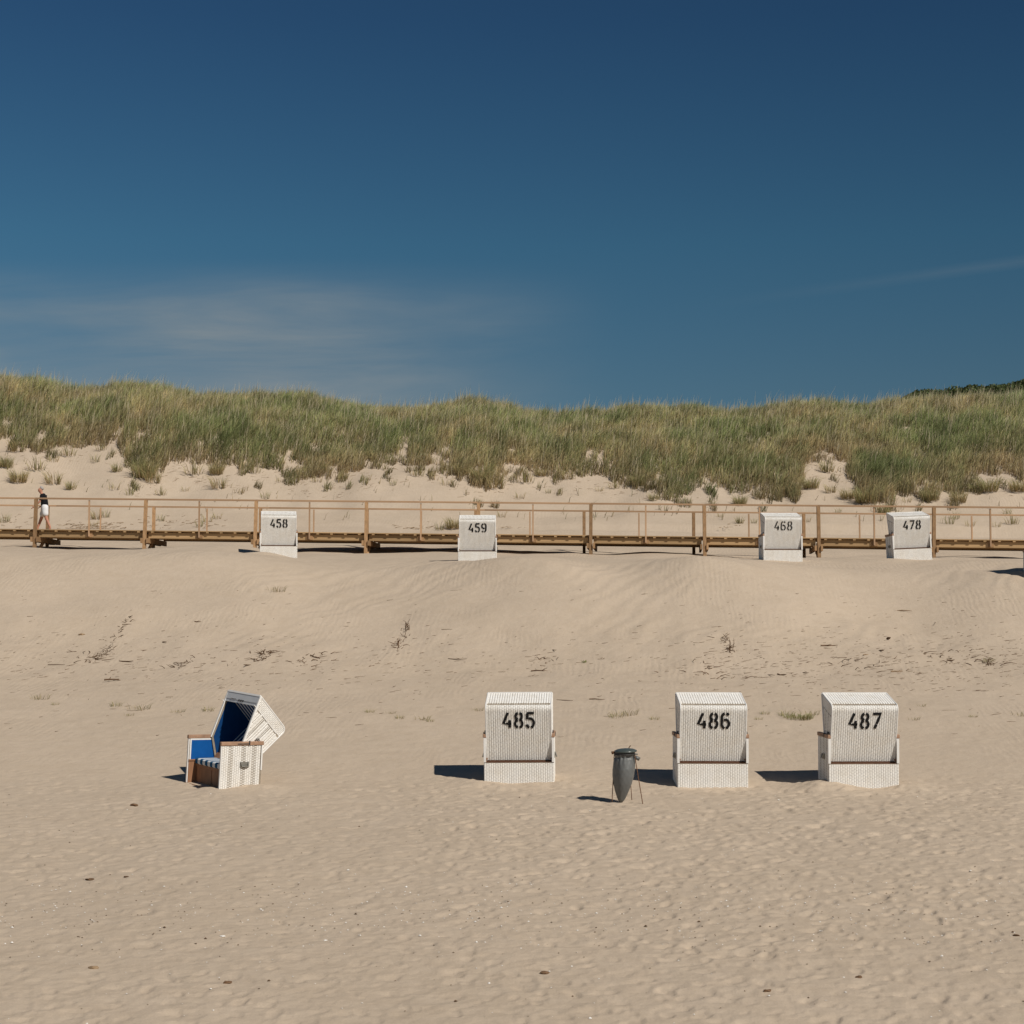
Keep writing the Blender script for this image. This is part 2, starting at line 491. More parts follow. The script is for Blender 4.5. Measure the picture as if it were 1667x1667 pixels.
def terrain(x, y, fine=True):
    x = np.asarray(x, float); y = np.asarray(y, float)
    p = px_of(x, y)
    z = np.interp(y, _yy, _zz)
    # lower ground toward the right of the boardwalk, banked sand on the left
    z = z - 0.33 * sstep(600, 1600, p) * sstep(57, 68, y)
    z = z + 0.40 * (1 - sstep(400, 540, p)) * np.exp(-((y - 59.5) / 3.4) ** 2) * (1 + 0.25 * np.sin(p / 52.0 + 1.2))
    z = z - 0.10 * (1 - sstep(380, 520, p)) * np.exp(-((y - 69) / 3.0) ** 2)
    z = z + 0.16 * fbm(x / 2.6, y / 2.0, 72, 2) * np.exp(-((y - 71) / 3.5) ** 2)
    z = z + 0.30 * (1 - sstep(300, 520, p)) * np.exp(-((y - 51) / 4.0) ** 2)
    # blown mounds in the middle
    z = z + 0.54 * np.exp(-((p - 875) / np.where(p < 875, 125.0, 95.0)) ** 2 - (np.abs(y - 48.5 + (p - 875) * 0.006) / 1.7) ** 1.35)
    z = z + 0.54 * np.exp(-((p - 1155) / np.where(p < 1155, 110.0, 130.0)) ** 2 - (np.abs(y - 48.3 + (p - 1155) * 0.004) / 1.8) ** 1.35)
    z = z - 0.30 * np.exp(-((p - 1470) / 130.0) ** 2 - ((y - 48) / 3.5) ** 2)
    z = z - 0.28 * np.exp(-((p - 600) / 120.0) ** 2 - ((y - 48) / 3.0) ** 2)
    z = z + 0.25 * np.exp(-((p - 1100) / 260.0) ** 2 - ((y - 45) / 3.0) ** 2)
    rl = x * 0.80 - y * 0.60 + 0.9 * vnoise(x / 1.6, y / 1.6, 14)
    z = z + 0.008 * np.sin(rl * 11.0 + 5 * vnoise(x / 0.7, y / 0.9, 19)) * sstep(-0.1, 0.35, fbm(x / 3.0, y / 3.0, 15, 2) + 0.1) * sstep(42, 44, y) * (1 - sstep(51, 55, y))
    # dune
    d = y - 80
    s = np.interp(d, DS, DV)
    crest = EYE + (1040 + 1 - np.interp(p, CX, CP)) * 98.0 / F
    crest = crest + 1.0 * vnoise(x / 14.0, y / 30.0, 5) * sstep(600, 900, np.abs(p - HALF))
    z = np.where(d > 0, 7.3 + (crest - 7.3) * s, z)
    mh = sstep(1330, 1460, p) * np.exp(-((y - 119) / 9.0) ** 2) ; z = z * (1 - mh) + (17.85 + 0.45 * sstep(1480, 1667, p)) * mh
    z = z + 0.55 * fbm(x / 5.0, y / 5.0, 21, 3) * sstep(79, 86, y)
    # soft lows and highs everywhere
    a = 0.05 + 0.09 * sstep(33, 42, y)
    z = z + a * fbm(x / 3.2, y / 3.2, 3, 3)
    z = z + 0.05 * fbm(x / 1.1, y / 1.6, 31, 2) * sstep(38, 41, y) * (1 - sstep(45, 47, y))
    for (bx, by, rx, ry, h) in BUMPS:
        z = z + h * np.exp(-((x - bx) / rx) ** 2 - ((y - by) / ry) ** 2)
    if fine:
        near = (1 - sstep(29.0, 32.0, y)) * sstep(2, 8, y)
        patch_ = 0.45 + 0.75 * sstep(-0.30, 0.25, fbm(x / 2.6, y / 3.2, 51, 3)) 
        patch_ = (0.35 + 0.65 * patch_) * (0.62 + 0.38 * sstep(200, 900, p + 250 * fbm(x / 4, y / 4, 55, 2)))
        dd = dents(x, y, 0.38, 100, 0.036, 0.125, 0.062, 0.9) + dents(x + 3.3, y + 1.7, 0.25, 200, 0.024, 0.085, 0.045, 0.85) + dents(x + 1.3, y - 4.7, 0.62, 400, 0.036, 0.15, 0.085, 0.8) \
            + dents(x - 5.1, y + 2.9, 0.85, 300, 0.030, 0.26, 0.16, 0.7)
        z = z + 0.66 * dd * near * patch_
        z = z + 0.013 * fbm(x / 0.20, y / 0.20, 41, 3) * near
        z = z + 0.012 * fbm(x / 0.3, y / 0.3, 43, 2) * sstep(30, 34, y) * (1 - sstep(44, 46, y))
    return z


def proj(x, y, z):
    """world point -> photograph pixel"""
    dz = z - EYE
    c, s = math.cos(PITCH), math.sin(PITCH)
    depth = y * c + dz * s
    up = -y * s + dz * c
    return HALF + F * x / depth, HALF - F * up / depth


def ray(px, py):
    u = (px - HALF) / F; v = -(py - HALF) / F
    c, s = math.cos(PITCH), math.sin(PITCH)
    return Vector((u, c - v * s, s + v * c))


def ground_at(px, py, ymin=12, ymax=110):
    """where the line of sight through a pixel first meets the sand"""
    d = ray(px, py)
    ys = np.arange(ymin, ymax, 0.02)
    t = ys / d.y
    xs = d.x * t; zs = EYE + d.z * t
    g = terrain(xs, ys, False)
    i = int(np.argmax(g >= zs))
    return Vector((xs[i], ys[i], g[i]))


def gz(x, y, fine=False):
    return float(terrain(np.array([x]), np.array([y]), fine)[0])


def at_depth(px, y):
    """x of a pixel column at forward distance y (sea-level view ray)"""
    return (px - HALF) * y / F


# ------------------------------------------------------------------ drifts (before the sheet is made)
for (px_, Y_, rx, ry, h) in ((770, 29.7, 0.5, 0.5, 0.05), (1340, 29.5, 0.45, 0.6, 0.12), (1480, 29.6, 0.35, 0.5, 0.07), (900, 29.6, 0.5, 0.4, 0.03),
                            (440, 29.3, 0.6, 0.6, 0.05), (335, 29.5, 0.3, 0.3, -0.05), (430, 55.3, 0.7, 0.6, 0.16), (812, 53.5, 0.8, 0.9, -0.15), (777, 53.5, 1.3, 0.9, -0.06), (1672, 48.4, 1.5, 1.1, 0.24), (1625, 49.8, 1.0, 0.8, -0.10), (1440, 53, 0.6, 0.6, 0.06)):
    BUMPS.append((at_depth(px_, Y_), Y_, rx, ry, h))
qb = random.Random(77)
for (px_, Y_, wd_, nn_) in ((845, 29.75, 0.75, 16), (1158, 29.45, 0.75, 16), (1402, 29.35, 0.8, 18), (385, 29.4, 0.7, 18), (1015, 27.8, 0.4, 9)):
    for k in range(nn_):          # scuffed heaps and hollows round the feet
        r_ = qb.uniform(0.06, 0.17)
        BUMPS.append((at_depth(px_, Y_) + qb.uniform(-wd_, wd_), Y_ + qb.uniform(-0.45, 0.1), r_ * 1.4, r_, qb.uniform(-0.022, 0.026)))

# ------------------------------------------------------------------ the ground sheet
rows = np.concatenate([
    np.array([-400, -200, -100, -60, -30, -15, -6, 0, 3, 6, 8, 10, 11]),
    np.arange(12, 34, 0.045), np.arange(34, 52, 0.10), np.arange(52, 80, 0.2),
    np.arange(80, 104, 0.35), np.arange(104, 140, 1.2), np.array([145, 155, 170, 200, 260, 400, 900])])
uc = np.linspace(-1.22, 1.22, 600)
so = 1.22 + (np.linspace(0, 1, 42)[1:]) ** 2.6 * 34
us = np.concatenate([-so[::-1], uc, so])
HW = 0.2835 * np.maximum(rows, 12.0)
GX = us[None, :] * HW[:, None]
GY = np.repeat(rows[:, None], len(us), axis=1)
GZ = terrain(GX, GY)
V = np.stack([GX.ravel(), GY.ravel(), GZ.ravel()], 1)
nr, nc = GX.shape
idx = np.arange(nr * nc).reshape(nr, nc)
Q = np.stack([idx[:-1, :-1].ravel(), idx[:-1, 1:].ravel(), idx[1:, 1:].ravel(), idx[1:, :-1].ravel()], 1)
ground = link('ground', np_mesh('ground', V, Q, M['sand'], True))
tag(ground, 'pale dry beach sand rising from the trodden foreground to the dune', kind='structure')
del V, Q, GX, GY, GZ, idx

# ------------------------------------------------------------------ blades of grass
def blades(px3, h, wd, lean, lean_dir, c0, c1, yaw):
    """px3 (n,3) roots; returns verts (n*5,3), tris (n*3,3), colours"""
    n = len(px3)
    lx = np.cos(lean_dir) * lean; ly = np.sin(lean_dir) * lean
    sx = np.cos(yaw) * wd; sy = np.sin(yaw) * wd
    Vv = np.zeros((n, 5, 3))
    base = px3
    Vv[:, 0] = base + np.stack([-sx, -sy, np.zeros(n)], 1) * 0.5
    Vv[:, 1] = base + np.stack([sx, sy, np.zeros(n)], 1) * 0.5
    mid = base + np.stack([lx * 0.32 * h, ly * 0.32 * h, 0.60 * h], 1)
    Vv[:, 2] = mid + np.stack([sx, sy, np.zeros(n)], 1) * 0.45
    Vv[:, 3] = mid + np.stack([-sx, -sy, np.zeros(n)], 1) * 0.45
    Vv[:, 4] = base + np.stack([lx * h, ly * h, h * (1.0 - 0.25 * lean ** 2)], 1)
    b = np.arange(n)[:, None] * 5
    T = np.concatenate([b + np.array([[0, 1, 2]]), b + np.array([[0, 2, 3]]), b + np.array([[3, 2, 4]])], 0)
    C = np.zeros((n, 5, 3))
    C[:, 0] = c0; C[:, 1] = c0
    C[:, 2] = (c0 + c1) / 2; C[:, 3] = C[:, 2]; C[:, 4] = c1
    return Vv.reshape(-1, 3), T, C.reshape(-1, 3)


# lower edge of the grown-over part, given along the dune as seen from the beach
EX = np.array([-700, -300, -60, 0, 60, 110, 190, 215, 260, 300, 350, 400, 440, 500, 560, 620, 690, 740, 760, 800, 830, 900, 960, 1010, 1080, 1150, 1210, 1260, 1300, 1318, 1345, 1375, 1400, 1450, 1520, 1545, 1600, 1625, 1667, 1900, 2400], float)
EP = np.array([760, 740, 715, 712, 722, 708, 716, 764, 760, 738, 752, 762, 750, 768, 765, 742, 738, 758, 782, 788, 752, 762, 755, 776, 792, 790, 782, 796, 800, 742, 738, 746, 802, 812, 790, 800, 770, 752, 775, 790, 770], float)
N = 560000
gy = 81.0 + 30.0 * rng.random(N) ** 0.95
gu = rng.uniform(-1.75, 1.75, N)
gx = gu * 0.2835 * gy
gzv = terrain(gx, gy, False)
ppx, ppy = proj(gx, gy, gzv)
edge = np.interp(ppx, EX, EP) + 19 - 3 * sstep(960, 1060, ppx) + 11 * fbm(gx / 0.9, gy / 1.3, 77, 4)
clump = fbm(gx / 0.55, gy / 0.8, 88, 2)
dist_in = edge - ppy
keep = ((dist_in > 0) | ((dist_in > -30) & (clump > 0.22 - dist_in * 0.009)) | ((dist_in > -75) & (clump > -0.1) & (rng.random(N) < 0.008))) & (clump > -0.42 + 0.50 * np.exp(-np.maximum(dist_in, 0) / 14.0)) & ~((gy > 103) & (ppx < 1300))
keep &= (np.abs(gu) < 1.15) | (rng.random(N) < 0.55)
gx, gy, gzv, ppx, ppy, dist_in, clump = [a[keep] for a in (gx, gy, gzv, ppx, ppy, dist_in, clump)]
n = len(gx)
big = fbm(gx / 4.5, gy / 4.5, 91, 3)
h = (0.52 + 0.34 * rng.random(n)) * (0.45 + 0.55 * sstep(-20, 30, dist_in)) * (1 + 0.5 * clump) * (1 + 0.25 * big)
wdt = rng.uniform(0.014, 0.028, n)
lean = np.clip(rng.normal(0.52, 0.28, n), 0, 1.2)
ldir = rng.normal(0.25, 0.9, n) + 0.6 * fbm(gx / 2, gy / 2, 95, 2)
yaw = rng.normal(0.0, 0.7, n)
green = np.clip(0.52 + 0.9 * fbm(gx / 3.0, gy / 2.5, 97, 3) + 0.5 * clump + rng.normal(0, 0.25, n) + 0.45 * sstep(0, 55, dist_in) - 0.30, 0, 1)[:, None]
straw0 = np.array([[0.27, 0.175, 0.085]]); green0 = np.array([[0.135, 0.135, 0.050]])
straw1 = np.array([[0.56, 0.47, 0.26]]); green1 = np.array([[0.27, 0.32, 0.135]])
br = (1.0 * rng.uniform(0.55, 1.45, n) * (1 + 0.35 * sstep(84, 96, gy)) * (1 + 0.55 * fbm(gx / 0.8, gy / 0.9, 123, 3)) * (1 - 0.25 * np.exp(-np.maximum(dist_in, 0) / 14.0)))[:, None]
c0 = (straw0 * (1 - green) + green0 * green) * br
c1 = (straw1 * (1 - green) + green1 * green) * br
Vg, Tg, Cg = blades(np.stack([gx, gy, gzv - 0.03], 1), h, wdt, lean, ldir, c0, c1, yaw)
# flowering stalks standing above the leaves
ns = 14000
wsel = 0.4 + 2.2 * sstep(86, 97, gy)
ns = 20000
sel = rng.choice(n, ns, replace=False, p=wsel / wsel.sum())
hs = h[sel] * rng.uniform(1.1, 1.5, ns)
pale = np.array([[0.66, 0.57, 0.39]]) * rng.uniform(0.8, 1.15, ns)[:, None]
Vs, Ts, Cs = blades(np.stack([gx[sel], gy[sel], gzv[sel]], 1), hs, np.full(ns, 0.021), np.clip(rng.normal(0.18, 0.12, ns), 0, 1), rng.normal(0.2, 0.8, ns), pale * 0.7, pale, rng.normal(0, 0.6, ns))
Vall = np.concatenate([Vg, Vs]); Tall = np.concatenate([Tg, Ts + len(Vg)]); Call = np.concatenate([Cg, Cs])
dg = link('dune_grass', np_mesh('dune_grass', Vall, Tall, M['grass'], False, Call))
tag(dg, 'dense green and straw coloured marram grass covering the dune to its crest', 'grass', kind='stuff')
print('grass blades', n)
del Vall, Tall, Call, Vg, Tg, Cg


def tuft_mesh(name, nb, hgt, spread, greenness, seed, lean_m=0.55, wd=0.02):
    r_ = np.random.default_rng(seed)
    a = r_.uniform(0, 2 * math.pi, nb); q = np.sqrt(r_.random(nb)) * spread
    P = np.stack([np.cos(a) * q, np.sin(a) * q * 0.8, np.full(nb, -0.03)], 1)
    hh = hgt * r_.uniform(0.5, 1.15, nb)
    ld = a + r_.normal(0, 0.5, nb)
    ln = np.clip(r_.normal(lean_m, 0.2, nb), 0, 1.2)
    g_ = np.clip(r_.normal(greenness, 0.25, nb), 0, 1)[:, None]
    b_ = r_.uniform(0.8, 1.7, nb)[:, None]
    C0 = (straw0 * (1 - g_) + green0 * g_) * b_
    C1 = (straw1 * (1 - g_) + green1 * g_) * b_
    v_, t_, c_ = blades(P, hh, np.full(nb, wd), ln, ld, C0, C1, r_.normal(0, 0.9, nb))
    return np_mesh(name, v_, t_, M['grass'], False, c_)


TUFTS = {
    'big': [tuft_mesh('bushy_tuft', 230, 0.85, 0.50, 0.45, 1), tuft_mesh('bushy_tuft', 190, 0.8, 0.44, 0.3, 2)],
    'mid': [tuft_mesh('mid_tuft', 64, 0.66, 0.27, 0.5, 3), tuft_mesh('mid_tuft', 54, 0.62, 0.30, 0.3, 4), tuft_mesh('mid_tuft', 40, 0.7, 0.34, 0.4, 14)],
    'thin': [tuft_mesh('thin_tuft', 24, 0.5, 0.22, 0.55, 5, 0.45, 0.018), tuft_mesh('thin_tuft', 20, 0.45, 0.26, 0.3, 6, 0.5, 0.018)],
    'near': [tuft_mesh('low_tuft', 46, 0.20, 0.17, 0.55, 8, 0.8, 0.007), tuft_mesh('low_tuft', 34, 0.18, 0.20, 0.45, 9, 0.8, 0.007)],
    'green': [tuft_mesh('green_tuft', 260, 0.17, 0.30, 0.7, 10, 0.9, 0.008)],
}
# (px, py, kind, scale, where)
T_LIST = [
    (235, 778, 'big', 1.15, 'bushy straw green tuft hanging lowest below the dune grass, left part'),
    (250, 786, 'mid', 1.2, None),
    (315, 772, 'mid', 1.2, None), (352, 772, 'big', 0.75, 'round tuft just above the rail, left of chair 458'), (356, 795, 'mid', 1.1, None),
    (30, 785, 'big', 0.9, 'bushy tuft on the bare slope above the walking person, far left'), (8, 760, 'big', 0.7, None),
    (88, 788, 'mid', 1.2, None), (60, 765, 'mid', 1.1, None), (115, 797, 'mid', 0.8, None), (30, 735, 'mid', 1.3, None),
    (112, 742, 'mid', 1.0, None), (155, 752, 'thin', 1.0, None), (85, 752, 'thin', 1.0, None), (165, 733, 'mid', 0.7, None),
    (185, 797, 'thin', 1.0, None), (212, 806, 'thin', 0.8, None), (262, 806, 'mid', 0.7, None), (190, 768, 'mid', 0.8, None),
    (300, 800, 'thin', 0.7, None), (415, 770, 'mid', 0.8, None), (455, 785, 'thin', 0.8, None), (432, 812, 'thin', 0.9, None),
    (515, 785, 'thin', 1.0, None), (530, 770, 'mid', 1.0, None), (595, 782, 'thin', 0.9, None), (680, 775, 'mid', 0.9, None),
    (725, 790, 'thin', 1.0, None), (640, 790, 'thin', 0.7, None),
    (752, 772, 'big', 0.8, None), (785, 785, 'big', 1.0, 'dark lowest tuft straight above chair 459'), (808, 795, 'mid', 1.3, None),
    (855, 785, 'mid', 1.2, None), (880, 775, 'big', 0.6, None), (925, 780, 'mid', 0.9, None), (845, 812, 'thin', 0.9, None),
    (893, 803, 'thin', 0.6, None), (975, 800, 'thin', 0.7, None), (1000, 795, 'mid', 0.8, None), (1063, 815, 'mid', 0.75, 'small green tuft alone on bare sand above the rail, right of centre'),
    (1040, 790, 'big', 0.7, None), (1100, 798, 'mid', 0.8, None), (1205, 822, 'big', 0.6, 'brown tuft at the foot of the dune just above the rail'),
    (1280, 808, 'mid', 1.1, None), (1320, 795, 'big', 0.75, 'upright tuft inside the pocket of bare sand at the right'), (1346, 768, 'mid', 1.1, None), (1352, 802, 'mid', 0.8, None),
    (1380, 812, 'big', 0.7, None), (1410, 818, 'big', 1.0, None), (1475, 798, 'mid', 0.9, None), (1515, 815, 'big', 0.8, None),
    (1560, 818, 'big', 0.8, 'bushy tuft above the rail right of chair 478'), (1610, 800, 'big', 0.9, None), (1658, 800, 'big', 0.9, None), (1585, 800, 'mid', 0.8, None),
    (158, 845, 'mid', 0.8, 'tuft with dead litter seen between the rails right of the person'), (172, 842, 'thin', 0.9, None), (150, 857, 'thin', 0.8, None),
    (8, 850, 'thin', 1.0, None), (335, 850, 'thin', 1.0, None), (262, 848, 'thin', 0.8, None), (352, 845, 'thin', 0.8, None), (325, 857, 'thin', 0.7, None),
    (738, 860, 'big', 0.72, 'bushy green tuft seen through the railing beside chair 459'), (716, 862, 'thin', 0.9, None), (815, 842, 'thin', 0.8, None),
    (1204, 852, 'mid', 0.6, 'little spiky tuft seen through the railing left of chair 468'), (1172, 842, 'thin', 0.6, None), (1228, 852, 'thin', 0.6, None), (1312, 850, 'thin', 0.7, None),
    (1547, 853, 'thin', 0.9, None), (1578, 857, 'thin', 0.8, None), (1555, 845, 'thin', 0.9, None), (1622, 858, 'thin', 0.7, None), (1648, 853, 'mid', 0.8, 'spiky tuft seen through the railing at the far right'),
    (1435, 832, 'thin', 0.9, None), (1365, 835, 'thin', 0.6, None), (1475, 818, 'thin', 0.8, None), (1640, 838, 'thin', 0.8, None),
    (65, 1138, 'near', 1.0, 'small pale green tuft on flat sand at the far left, above the open chair'),
    (90, 1148, 'near', 0.5, None), (227, 1155, 'near', 1.1, 'low green tuft on sand just left of the open chair'), (188, 1150, 'near', 0.8, None),
    (290, 1160, 'near', 0.7, None), (338, 1158, 'near', 0.8, None), (210, 1165, 'near', 0.5, None),
    (602, 1160, 'near', 0.6, None), (636, 1162, 'near', 0.5, None), (650, 1170, 'near', 0.6, None), (688, 1172, 'near', 0.8, 'sparse dry tuft left of chair 485'), (700, 1175, 'near', 0.5, None),
    (777, 1157, 'near', 0.6, None), (1003, 1168, 'near', 0.9, None), (1020, 1164, 'near', 1.1, 'low straggling tuft behind the litter bin'), (1065, 1172, 'near', 0.6, None),
    (1300, 1170, 'green', 0.92, 'widest low green tuft, on sand between chairs 486 and 487'), (1280, 1166, 'near', 1.0, None), (1318, 1164, 'near', 1.0, None), (1245, 1163, 'near', 0.6, None),
    (1488, 1172, 'near', 0.6, None), (1584, 1168, 'near', 0.5, None), (1662, 1165, 'near', 0.9, None), (1610, 1078, 'near', 0.8, None), (450, 962, 'near', 1.2, 'small tuft on the smooth bank below chair 458'),
    (1235, 1172, 'near', 0.5, None), (1500, 1150, 'near', 0.5, None),
]
SEG = [(-99, 95, 'by the walking person'), (95, 300, 'right of the walking person'), (300, 452, 'left of the first far chair'),
       (452, 620, 'right of the first far chair'), (620, 777, 'left of the second far chair'), (777, 1010, 'right of the second far chair'), (1010, 1275, 'left of the third far chair'),
       (1275, 1380, 'right of the third far chair'), (1380, 1487, 'left of the last far chair'), (1487, 1800, 'at the far right edge')]
SEG2 = [(-99, 350, 'left of the blue chair'), (350, 830, 'right of the blue chair'), (830, 1160, 'behind the litter bin'), (1160, 1400, 'between the two rightmost near chairs'), (1400, 1800, 'at the right edge')]
ORD = ['first', 'second', 'third', 'fourth', 'fifth', 'sixth', 'seventh', 'eighth', 'ninth', 'tenth']
SZ = {'big': 'bushy grass tuft', 'mid': 'upright grass tuft', 'thin': 'wispy grass tuft', 'near': 'low thin grass tuft', 'green': 'low green grass tuft'}


def tuft_zone(px_, py_, kd):
    if kd in ('near', 'green'):
        return 'on flat sand ' + next(t for a, b, t in SEG2 if a <= px_ < b)
    hgt_ = 'seen through railing ' if py_ > 822 else ('just above handrail ' if py_ > 788 else 'high on slope ')
    return hgt_ + next(t for a, b, t in SEG if a <= px_ < b)


zones = {}
for t in T_LIST:
    zones.setdefault((tuft_zone(*t[:3]), t[2]), []).append(t[0])
for i, (px_, py_, kd, sc, lb) in enumerate(T_LIST):
    p = ground_at(px_, py_)
    me = TUFTS[kd][i % len(TUFTS[kd])]
    o = link('grass_tuft', me, None, p, (0, 0, random.uniform(-0.4, 0.4)))
    o.scale = (sc, sc, sc)
    zn = tuft_zone(px_, py_, kd)
    mates = sorted(zones[(zn, kd)])
    if not lb:
        lb = (ORD[mates.index(px_)] + ' ' if len(mates) > 1 else '') + SZ[kd] + ' ' + zn
    tag(o, lb, 'grass tuft', 'sparse low grass on the beach' if kd in ('near', 'green') else 'loose grass tufts on the bare dune slope')

# ------------------------------------------------------------------ dark thicket beyond the crest, right
nb = 110000
bx = rng.uniform(20, 52, nb); by = rng.uniform(109, 124, nb)
bz = terrain(bx, by, False)
pxb, pyb = proj(bx, by, bz)
hh = (0.95 + 0.5 * fbm(bx / 1.6, by / 1.6, 60, 3)) * sstep(1445, 1500, pxb)
kp = hh > 0.12
bx, by, bz, hh = bx[kp], by[kp], bz[kp], hh[kp]
nb = len(bx)
cz = bz + hh * rng.random(nb) ** 0.45
ctr = np.stack([bx, by, cz], 1)
a1 = rng.normal(0, 1, (nb, 3)); a1 /= np.linalg.norm(a1, axis=1)[:, None]
a2 = np.cross(a1, rng.normal(0, 1, (nb, 3))); a2 /= np.linalg.norm(a2, axis=1)[:, None]
sz = rng.uniform(0.05, 0.12, nb)[:, None]
V = np.stack([ctr - a1 * sz, ctr + a2 * sz * 0.6, ctr + a1 * sz, ctr - a2 * sz * 0.6], 1).reshape(-1, 3)
Qq = np.arange(nb * 4).reshape(nb, 4)
cc = np.array([[0.085, 0.105, 0.040]]) * (0.7 + 0.8 * rng.random(nb)[:, None]) * (1 + 0.7 * vnoise(bx / 1.2, by / 1.2, 66)[:, None])
o = link('shrub_thicket', np_mesh('shrub_thicket', V, Qq, M['leaf'], False, np.repeat(cc, 4, axis=0)))
tag(o, 'dark green low thicket on the hilltop behind the dune grass at the right', 'shrubs', kind='stuff')

# ------------------------------------------------------------------ stencilled numerals
def arc(cx, cy, rx, ry, a0, a1, n=7):
    return [(cx + rx * math.cos(R(a0 + (a1 - a0) * i / (n - 1))), cy + ry * math.sin(R(a0 + (a1 - a0) * i / (n - 1)))) for i in range(n)]


DIG = {
    '4': [[(0.60, 2.0), (0.04, 0.58), (0.62, 0.52)], [(0.80, 1.02), (0.80, 0.0)], [(0.80, 0.52), (1.04, 0.52)]],
    '5': [[(0.10, 1.93), (0.98, 1.93)], [(0.12, 1.90), (0.10, 1.16), (0.30, 1.24)], arc(0.48, 0.60, 0.46, 0.60, 108, -75, 12), arc(0.48, 0.60, 0.46, 0.60, -105, -165, 5)],
    '8': [arc(0.5, 1.50, 0.40, 0.46, 105, 255, 9), arc(0.5, 1.50, 0.40, 0.46, 75, -75, 9), arc(0.5, 0.53, 0.46, 0.52, 105, 255, 9), arc(0.5, 0.53, 0.46, 0.52, 75, -75, 9)],
    '6': [arc(0.5, 1.45, 0.45, 0.52, 168, 102, 6) and [(0.05, 1.45)] + arc(0.5, 1.45, 0.45, 0.52, 168, 102, 6), arc(0.5, 1.45, 0.45, 0.52, 76, 30, 4),
          [(0.05, 1.45), (0.04, 0.55)] + arc(0.5, 0.55, 0.46, 0.54, 190, 258, 5), arc(0.5, 0.58, 0.46, 0.55, 112, -78, 12)],
    '7': [[(0.02, 1.93), (0.98, 1.93), (0.78, 1.30), (0.52, 0.62)], [(0.49, 0.52), (0.30, 0.0)]],
}
DIG['9'] = [[(1 - x, 2 - y) for x, y in s] for s in DIG['6']]


def numerals(text, dw, dh, gap, st):
    """strokes laid in the XZ plane (facing -Y), centred; returns MB"""
    mb = MB()
    total = len(text) * dw + (len(text) - 1) * gap
    for k, ch in enumerate(text):
        ox = -total / 2 + k * (dw + gap)
        for s in DIG[ch]:
            pts = [Vector((ox + x * dw, y * dh / 2 - dh / 2)) for x, y in s]
            L, Rr = [], []
            for i, p in enumerate(pts):
                a = pts[max(i - 1, 0)]; b = pts[min(i + 1, len(pts) - 1)]
                d = (b - a).normalized(); nn = Vector((-d.y, d.x))
                if 0 < i < len(pts) - 1:
                    d1 = (p - a).normalized(); n1 = Vector((-d1.y, d1.x))
                    sc = min(1.6, 1 / max(0.3, nn.dot(n1)))
                else:
                    sc = 1
                jit = random.uniform(-0.002, 0.002)
                L.append(p + nn * (st / 2 * sc + jit)); Rr.append(p - nn * (st / 2 * sc - jit))
            n_ = len(pts)
            vs_ = [(q.x, 0, q.y) for q in L] + [(q.x, 0, q.y) for q in Rr] + [(q.x, 0.006, q.y) for q in L] + [(q.x, 0.006, q.y) for q in Rr]
            fs_ = []
            for i in range(n_ - 1):
                fs_.append((i, i + 1, n_ + i + 1, n_ + i))
                fs_.append((2 * n_ + i, i, i + 1, 2 * n_ + i + 1))
                fs_.append((n_ + i, 3 * n_ + i, 3 * n_ + i + 1, n_ + i + 1))
            mb.add(vs_, fs_)
    return mb


# ------------------------------------------------------------------ hooded beach chair
# side view coordinates (f forward, z up); local y = f - 0.37, seen from behind the back faces -y
W2 = 0.535            # half width of the hood
PIV = Vector((0.19, 0.62))
HB = Vector((-0.13, 1.285)); HA = Vector((0.60, 1.455)); HC = Vector((0.10, 0.375)); HD = Vector((0.41, 0.66))


def round_corner(a, b, c, r, n=6):
    d1 = (a - b).normalized(); d2 = (c - b).normalized()
    ang = math.acos(max(-1, min(1, d1.dot(d2))))
    t = r / math.tan(ang / 2)
    p1 = b + d1 * t; p2 = b + d2 * t
    ctr = b + (d1 + d2).normalized() * (r / math.sin(ang / 2))
    a1 = math.atan2(p1.y - ctr.y, p1.x - ctr.x); a2 = math.atan2(p2.y - ctr.y, p2.x - ctr.x)
    da = (a2 - a1 + math.pi) % (2 * math.pi) - math.pi
    return [ctr + Vector((math.cos(a1 + da * i / n), math.sin(a1 + da * i / n))) * r for i in range(n + 1)]


PATH = [HC - PIV] + [p - PIV for p in round_corner(HC, HB, HA, 0.085)] + [HA - PIV]


class Path2:
    def __init__(self, pts):
        self.p = pts
        self.s = [0]
        for a, b in zip(pts, pts[1:]):
            self.s.append(self.s[-1] + (b - a).length)
        self.L = self.s[-1]

    def at(self, s):
        s = max(0, min(self.L, s))
        for i in range(len(self.p) - 1):
            if s <= self.s[i + 1] + 1e-9:
                t = (s - self.s[i]) / (self.s[i + 1] - self.s[i])
                d = (self.p[i + 1] - self.p[i]).normalized()
                return self.p[i].lerp(self.p[i + 1], t), Vector((-d.y, d.x))   # outward is left of travel C->B->A
        return self.p[-1], Vector((0, 1))


HP = Path2(PATH)


def cell(mb, P, u0, u1, v0, v1, h, jit=0.0):
    """one raised strand of the weave; P(u, v, height) gives the 3D point"""
    j = lambda: random.uniform(-jit, jit)
    us_ = (u0, u0 + (u1 - u0) * 0.28, u0 + (u1 - u0) * 0.72, u1)
    hs_ = (0.0015, h + j(), h + j(), 0.0015)
    a, b = v0 + j() * .5, v1 + j() * .5
    vs_ = [P(u, a, q) for u, q in zip(us_, hs_)] + [P(u, b, q) for u, q in zip(us_, hs_)]
    mb.add(vs_, [(0, 1, 5, 4), (1, 2, 6, 5), (2, 3, 7, 6)])


